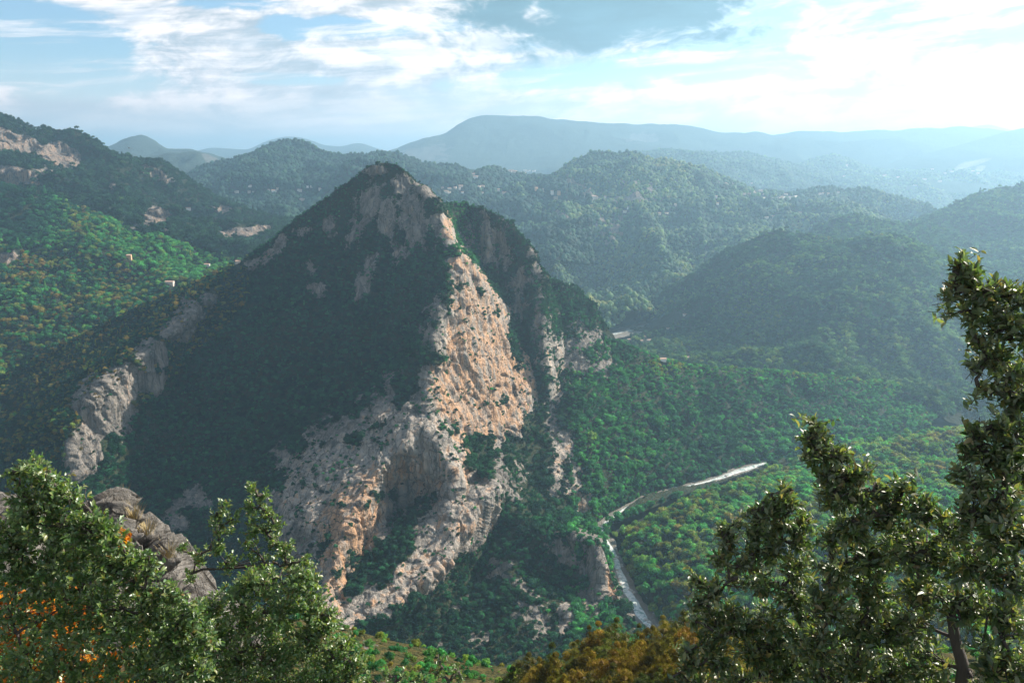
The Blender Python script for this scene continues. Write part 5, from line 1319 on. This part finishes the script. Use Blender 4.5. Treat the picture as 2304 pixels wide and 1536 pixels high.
add('autumn_shrub', 'orange autumn shrub glowing through gaps in the green foliage at lower left', 'shrub',
    [(10, 1330, 6.4, 40), (60, 1400, 6.4, 60), (130, 1400, 6.4, 50), (110, 1450, 6.4, 50), (200, 1420, 6.4, 40), (30, 1480, 6.4, 60), (240, 1520, 6.4, 60), (300, 1500, 6.4, 60), (170, 1530, 6.4, 60), (150, 1300, 6.4, 26, .5), (330, 1370, 6.4, 30, .4), (275, 1195, 6.0, 8, .6), (285, 1215, 6.0, 7, .6)],
    (170, 6.4), leaf=.05, mat=M_ORNG, seed=5, per=22, single=60, aspect=1.3)
E1 = 3.3
add('oak_tree', 'dark glossy oak branches reaching in from the upper part of the right edge', 'tree',
    [(2163, 582, E1, 20), (2150, 612, E1, 26), (2190, 612, E1, 28), (2150, 650, E1, 30), (2195, 655, E1, 38), (2235, 668, E1, 32), (2135, 696, E1, 16, .7), (2190, 705, E1, 30), (2240, 640, E1, 22), (2285, 660, E1, 40), (2250, 720, E1, 44), (2200, 760, E1, 30), (2300, 740, E1, 50), (2240, 800, E1, 48), (2195, 820, E1, 22), (2290, 820, E1, 50), (2200, 868, E1, 16, .8), (2240, 872, E1, 26), (2285, 890, E1, 40), (2275, 935, E1, 26), (2330, 880, E1, 50), (2340, 700, E1, 50)],
    (2420, 3.3), leaf=.042, aspect=.8, mat=M_ROAK, seed=6, per=24, single=200, limb=.010)
add('oak_tree', 'dark glossy oak with a forked trunk filling the lower right corner', 'tree',
    [(2200, 965, 3.2, 34), (2245, 955, 3.2, 36), (2290, 975, 3.2, 46), (2180, 1010, 3.2, 30), (2240, 1020, 3.2, 52), (2300, 1060, 3.2, 56), (2165, 1060, 3.1, 24, .8), (2200, 1090, 3.1, 44), (2260, 1120, 3.1, 56), (2180, 1150, 3.1, 44), (2240, 1190, 3.1, 64), (2300, 1200, 3.1, 60), (2140, 1180, 3.2, 46), (2080, 1140, 3.3, 44), (2110, 1230, 3.3, 60), (2190, 1260, 3.2, 66), (2280, 1290, 3.1, 66), (2050, 1240, 3.3, 54), (2080, 1320, 3.4, 64), (2180, 1350, 3.3, 60), (2270, 1390, 3.1, 66), (2060, 1400, 3.4, 60, .8), (2230, 1470, 3.1, 66), (2300, 1500, 3.0, 60), (2080, 1480, 3.4, 60, .8), (2240, 1560, 3.1, 70), (2110, 1560, 3.4, 60, .7)],
    (2180, 3.3), leaf=.042, aspect=.8, mat=M_ROAK, seed=7, per=31, single=240, limb=.012, trunk=.034, forks=[(2168, 1500, 3.3), (2150, 1440, 3.3), (2140, 1380, 3.3)])
add('oak_tree', 'dark oak with two pointed leafy tops standing left of the forked trunk', 'tree',
    [(1828, 948, 3.4, 20), (1820, 985, 3.4, 24), (1850, 975, 3.4, 26), (1836, 1020, 3.4, 28), (1870, 1020, 3.4, 26), (1905, 1020, 3.4, 18), (1865, 1060, 3.4, 34), (1905, 1070, 3.4, 34), (1945, 1060, 3.4, 24), (1880, 1110, 3.4, 42), (1940, 1110, 3.4, 42), (1985, 1110, 3.4, 30), (2030, 1085, 3.4, 24), (2030, 1130, 3.4, 36), (1990, 1160, 3.4, 44), (1920, 1170, 3.4, 50), (1960, 1240, 3.5, 56), (1870, 1200, 3.5, 36), (2020, 1220, 3.5, 44), (1880, 1270, 3.5, 54), (1960, 1320, 3.5, 60), (1860, 1350, 3.5, 60), (1940, 1400, 3.5, 64), (1840, 1440, 3.5, 62), (1930, 1490, 3.5, 66), (2010, 1400, 3.5, 54), (2010, 1500, 3.5, 60), (1850, 1530, 3.5, 60), (1950, 1570, 3.5, 66)],
    (1930, 3.6), leaf=.042, aspect=.8, mat=M_ROAK, seed=8, per=32, single=200, limb=.012)
add('oak_tree', 'spreading dark oak with silvery tips over the near riverside hill', 'tree',
    [(1765, 1098, 3.9, 18), (1740, 1125, 3.9, 28), (1780, 1130, 3.9, 30), (1715, 1150, 3.9, 26), (1690, 1150, 3.9, 14, .6), (1760, 1170, 3.9, 40), (1810, 1165, 3.9, 28), (1700, 1190, 3.9, 34), (1650, 1180, 3.9, 20), (1625, 1195, 3.9, 16), (1640, 1220, 3.9, 30), (1800, 1210, 3.9, 36), (1740, 1230, 3.9, 44), (1680, 1250, 3.9, 40), (1620, 1255, 3.9, 24), (1800, 1270, 3.9, 44), (1660, 1300, 3.9, 28, .7), (1720, 1310, 3.9, 40), (1790, 1340, 3.9, 48), (1560, 1298, 3.9, 14), (1585, 1315, 3.9, 22), (1610, 1330, 3.9, 26), (1570, 1345, 3.9, 20), (1600, 1370, 3.9, 26, .8), (1730, 1390, 3.9, 50, .8), (1790, 1430, 3.9, 50), (1640, 1420, 3.9, 34, .6), (1560, 1395, 3.9, 18, .6), (1700, 1460, 3.9, 50), (1620, 1480, 3.9, 44), (1560, 1490, 3.9, 34), (1760, 1510, 3.9, 56), (1660, 1540, 3.9, 54), (1570, 1540, 3.9, 44), (1530, 1520, 3.9, 22), (1610, 1400, 3.9, 36), (1650, 1370, 3.9, 36), (1590, 1440, 3.9, 36), (1550, 1460, 3.9, 26), (1680, 1400, 3.9, 40), (1740, 1450, 3.9, 46), (1800, 1480, 3.9, 50), (1820, 1380, 3.9, 44)],
    (1740, 4.1), leaf=.042, aspect=.8, mat=M_ROAK, seed=9, per=27, single=200, limb=.011)
print('LEAVES', nl_)

# ---------------------------------------------------------------- near slope growth
def fine_crown(seed, n, tall=1.0, size=.05):
    rng = np.random.default_rng(seed)
    lob = broad_lobes(rng, 8); lob = [((c[0], c[1], c[2] * tall), r * .92) for c, r in lob] + [((0, 0, 1.45 * tall), .32)] + [((rng.uniform(-.3, .3), rng.uniform(-.3, .3), 1.75 * tall), .16)]
    V, F = crown_cards(rng, n, lob, size); V, F = core(rng, lob, V, [tuple(f) for f in F], .55); return V, F
def single_tree_meshes(V, F, mat, hgt):
    a = bpy.data.meshes.new('crown'); a.from_pydata([tuple(v) for v in V], [], F); a.materials.append(mat); a.update()
    pts = [(0, 0, -.4), (.03, 0, hgt * .4), (0, .04, hgt)]; v_, f_ = tube(pts, .07, .02, 6)
    for k in range(5):
        an = k * 1.3; e = (math.cos(an) * .5, math.sin(an) * .5, hgt * (.75 + .08 * k)); v2_, f2_ = tube([(.02, .01, hgt * .35), e], .03, .008, 4); kk = len(v_); v_ += v2_; f_ += [tuple(kk + q_ for q_ in ff) for ff in f2_]
    b_ = bpy.data.meshes.new('trunk'); b_.from_pydata([tuple(v) for v in v_], [], f_); b_.materials.append(M_BARK); b_.update(); return a, b_
M_BROWN = foliage_material('autumn_tree_foliage', tintmode='OBJECT', trans=.3, ramp=[(0, (.055, .075, .018)), (.4, (.13, .10, .018)), (.75, (.20, .13, .02)), (1, (.21, .11, .02))])
AUT = [single_tree_meshes(*fine_crown(50 + i, 5200, 1.25, .026), M_BROWN, 1.1) for i in range(4)]
GRN = [single_tree_meshes(*fine_crown(60 + i, 2600, .9, .04), M_FOLO, .7) for i in range(4)]
rng = np.random.default_rng(9)
def put_tree(kind, meshes, px, py_top, D, wpx, tint, label, cat, group, asp=1.0):
    """stand a tree on the slope so its top shows at (px,py_top)"""
    topp = unproj(px, py_top, D); s = wpx / FPX * D
    gz = ground_at(topp[0], topp[1]); h = topp[2] - gz
    o = bpy.data.objects.new(kind, None); COL.objects.link(o)
    hh = 2.1 * s * asp; o.location = (topp[0], topp[1], topp[2] - hh); o.scale = (s, s, s * asp); o.rotation_euler = (0, 0, rng.uniform(0, 6.28))
    a, b_ = meshes[rng.integers(len(meshes))]
    for nm, me in (('crown', a), ('trunk', b_)):
        c = bpy.data.objects.new(nm, me); COL.objects.link(c); c.parent = o; c['tint'] = float(tint)
    tag(o, label, cat, group)
i = 0
skyl = [(1130, 1530), (1180, 1490), (1230, 1462), (1290, 1440), (1340, 1418), (1400, 1402), (1440, 1412), (1480, 1392), (1530, 1372), (1600, 1385), (1700, 1395), (1900, 1400), (2304, 1420)]
for row in range(5):
    for px in np.arange(1140 + row * 12, 1720, 36 - row * 1):
        px_ = px + rng.uniform(-14, 14); top_ = np.interp(px_, [a for a, b_ in skyl], [b_ for a, b_ in skyl]) + row * 30 + rng.uniform(-12, 14)
        if top_ > 1545: continue
        tint = np.clip(.55 + rng.normal(0, .28), 0, 1); w = rng.uniform(34, 58)
        col = 'olive brown' if tint < .4 else 'golden brown' if tint < .75 else 'rust brown'
        plc = ['on the skyline of the brown thicket', 'just behind the front of the brown thicket', 'in the middle of the brown thicket', 'low in the brown thicket', 'at the bottom edge of the brown thicket'][row]
        sec = 'near its left end' if px_ < 1260 else 'left of its middle' if px_ < 1360 else 'at its middle' if px_ < 1450 else 'toward the oak' if px_ < 1560 else 'behind the oak leaves'
        put_tree('autumn_tree', AUT, px_, top_, 105 - row * 9, w, tint, '%s feathery tree %s, %s' % (col, plc, sec), 'tree', 'autumn trees on the near slope', 1.0 + rng.uniform(-.1, .35)); i += 1
gl = [(770, 1425), (850, 1432), (930, 1450), (1000, 1470), (1060, 1482), (1120, 1492), (1170, 1515)]
for row in range(4):
    for px in np.arange(740 + row * 9, 1190, 27):
        px_ = px + rng.uniform(-12, 12); top_ = np.interp(px_, [a for a, b_ in gl], [b_ for a, b_ in gl]) + row * 24 + rng.uniform(-6, 10)
        if row == 0 and rng.random() < .3 or top_ > 1545: continue
        tint = np.clip(rng.choice([.25, .45, .6, .72]) + rng.normal(0, .06), 0, 1)
        put_tree('bush', GRN, px_, top_, 135 - row * 14, rng.uniform(13, 27), tint, '%s rounded bush on the near slope %s, %s row' % (TINTW(tint), 'under the cliff foot' if px_ < 900 else 'below the shaded hollow' if px_ < 1040 else 'beside the brown thicket', ['upper', 'second', 'third', 'lowest'][row]), 'bush', 'bushes on the near slope', .8)

# ---------------------------------------------------------------- pale rock outcrop behind the shrubs
m, t, out = material('weathered_outcrop')
tc = t.n('ShaderNodeTexCoord').outputs['Object']
b = t.n('ShaderNodeBsdfPrincipled'); b.inputs['Roughness'].default_value = .92
nn = t.noise(tc, 1.2, 9, .68); cr_ = t.ss(t.voro(t.vmath('ADD', tc, t.vmath('SCALE', t.noise(tc, 2, 4, .6, out=1), scale=.4)), 1.6, 'DISTANCE_TO_EDGE'), 0, .07); f_ = t.noise(tc, 9, 8, .7)
c_ = t.mix(t.ss(nn, .35, .65), (.07, .067, .06), (.22, .205, .185)); c_ = t.mix(t.math('MULTIPLY', t.ss(f_, .5, .7), .5), c_, (.34, .30, .26)); c_ = t.mix(t.math('MULTIPLY', t.math('SUBTRACT', 1.0, cr_), .4), c_, (.05, .045, .04))
t.link(c_, b.inputs['Base Color']); t.link(t.bump(t.math('ADD', t.math('MULTIPLY', cr_, .3), t.math('ADD', nn, f_)), 1.0, .12), b.inputs['Normal']); t.link(b.outputs[0], out.inputs[0]); M_OUT = m
def outcrop(name, top, D, down, label, seed, n=(260, 220)):
    X = np.linspace(top[0][0], top[-1][0], n[0]); Y = np.interp(X, [p[0] for p in top], [p[1] for p in top])
    s = np.linspace(0, 1, n[1])[:, None]
    PX = X[None] + 0 * s; PY = Y[None] + down * s ** 1.1; DD = D + 0 * PX - 3.2 * s ** .8 + 0 * X
    P = unproj(PX, PY, DD).reshape(-1, 3)
    idx = np.arange(n[0] * n[1]).reshape(n[1], n[0])
    top_ = P[:n[0]]; bk = []
    for L, d in ((1.0, .5), (2.5, 2.5), (4, 7)):
        Q = top_.copy(); Q[:, 1] += L; Q[:, 2] -= d; bk.append(Q)
    P = np.concatenate(bk[::-1] + [P]); idx = np.arange(n[0] * (n[1] + 3)).reshape(n[1] + 3, n[0])
    F = np.stack([idx[:-1, :-1], idx[1:, :-1], idx[1:, 1:], idx[:-1, 1:]], -1).reshape(-1, 4)
    N = normals(P, F)
    q_ = P + fbm(P * .8, 3, seed)[:, None] * .5
    a1, a2, ci_ = worley(q_ * (.9, .9, 1.5), seed); b1_, b2_, cj = worley(q_ * 2.8, seed + 5)
    dsp = (ci_ - .5) * 1.1 - sstep(-(a2 - a1), -.12, 0) * .3 + (cj - .5) * .35 - sstep(-(b2_ - b1_), -.12, 0) * .1 + fbm(P * 6, 4, seed + 8) * .13 + fbm(P * 2, 4, seed + 9, ridged=True) * .28
    P = P + N * dsp[:, None]
    o = mesh_obj(name, P, F, M_OUT, smooth=True); tag(o, label, 'rock')
    return P
OP = outcrop('rock_outcrop', [(215, 1230), (234, 1170), (248, 1132), (262, 1134), (284, 1168), (318, 1185), (350, 1215), (372, 1248), (395, 1280), (430, 1310), (470, 1350), (520, 1390), (560, 1430)], 17, 420, 'jagged pale limestone outcrop rising between the large leafy shrub and the slender open shrub', 5)
outcrop('rock_outcrop', [(-160, 1180), (-80, 1130), (-20, 1110), (4, 1122), (22, 1148), (40, 1190), (70, 1240)], 15, 300, 'small pale rock corner behind the large leafy shrub at the left edge', 8, (70, 80))
# dry grass tufts on the outcrop
m, t, out = material('dry_grass'); b = t.n('ShaderNodeBsdfPrincipled'); b.inputs['Base Color'].default_value = (.36, .28, .13, 1); b.inputs['Roughness'].default_value = .8; t.link(b.outputs[0], out.inputs[0]); M_DRY = m
for k, (gx_, gy_, lb) in enumerate([(305, 1160, 'dry grass tuft on the upper step of the pale outcrop'), (338, 1196, 'dry grass tuft halfway down the pale outcrop'), (268, 1128, 'thin dry grass blades near the top of the pale outcrop'), (385, 1250, 'dry grass tuft low on the pale outcrop beside the slender shrub')]):
    p0 = vis_ground(gx_, gy_, OP, 6); V, F = [], []
    for j in range(90 if k != 2 else 30):
        a = rng.uniform(0, 6.28); l = rng.uniform(.15, .42); r = rng.uniform(0, .16); bs = np.array((math.cos(a) * r, math.sin(a) * r, -.05)); tp = bs + np.array((math.cos(a) * l * .6, math.sin(a) * l * .6, l)); w = np.array((-math.sin(a), math.cos(a), 0)) * .005
        q_ = len(V); V += [bs - w, bs + w, (bs + tp) / 2 + (0, 0, .05) + w * .7, (bs + tp) / 2 + (0, 0, .05) - w * .7, tp]; F += [(q_, q_ + 1, q_ + 2, q_ + 3), (q_ + 3, q_ + 2, q_ + 4)]
    o = mesh_obj('grass_tuft', V, F, M_DRY); o.location = p0; tag(o, lb, 'grass', 'grass tufts on the outcrop')

# low scrub and grass clumps on the near slope
Qs = NQ[NQ[:, 0] > 3 * 285]
_d = np.full(len(NB), .09); xs_, ys_, fs_ = proj(NB); _d[(fs_ < 40) | (ys_ < 1370)] = .0
P_, tr_, w_ = scatter(NB, NQ, _d); P_ = P_[inview(P_)]
gn_forest('undergrowth', P_, np.exp(RNG.normal(-.6, .35, len(P_))), np.clip(.66 + fbm(P_ / 6, 3, 5) * .4 + RNG.normal(0, .08, len(P_)), 0, 1), RNG.integers(0, 4, len(P_)), protoc, 'low scrub and dry grass clumps covering the near slope')


# ---------------------------------------------------------------- haze
def haze():
    x, y0, y1, z0, z1 = 36000, -3500, 31000, GZ - 2, 1340
    V = [(-x, y0, z0), (x, y0, z0), (x, y1, z0), (-x, y1, z0), (-x, y0, z1), (x, y0, z1), (x, y1, z1), (-x, y1, z1)]
    F = [(0, 3, 2, 1), (4, 5, 6, 7), (0, 1, 5, 4), (1, 2, 6, 5), (2, 3, 7, 6), (3, 0, 4, 7)]
    m = bpy.data.materials.new('haze_air'); m.use_nodes = True; t = NT(m.node_tree); out = t.n('ShaderNodeOutputMaterial')
    v = t.n('ShaderNodeVolumePrincipled'); v.inputs['Color'].default_value = (.48, .77, 1.0, 1); v.inputs['Density'].default_value = HAZE_D; v.inputs['Anisotropy'].default_value = .5
    t.link(v.outputs[0], out.inputs['Volume'])
    o = mesh_obj('haze', V, F, m, smooth=False); tag(o, kind='stuff', label='blue morning haze filling the valley', cat='haze')
HAZE_D = 1.15e-4
haze()
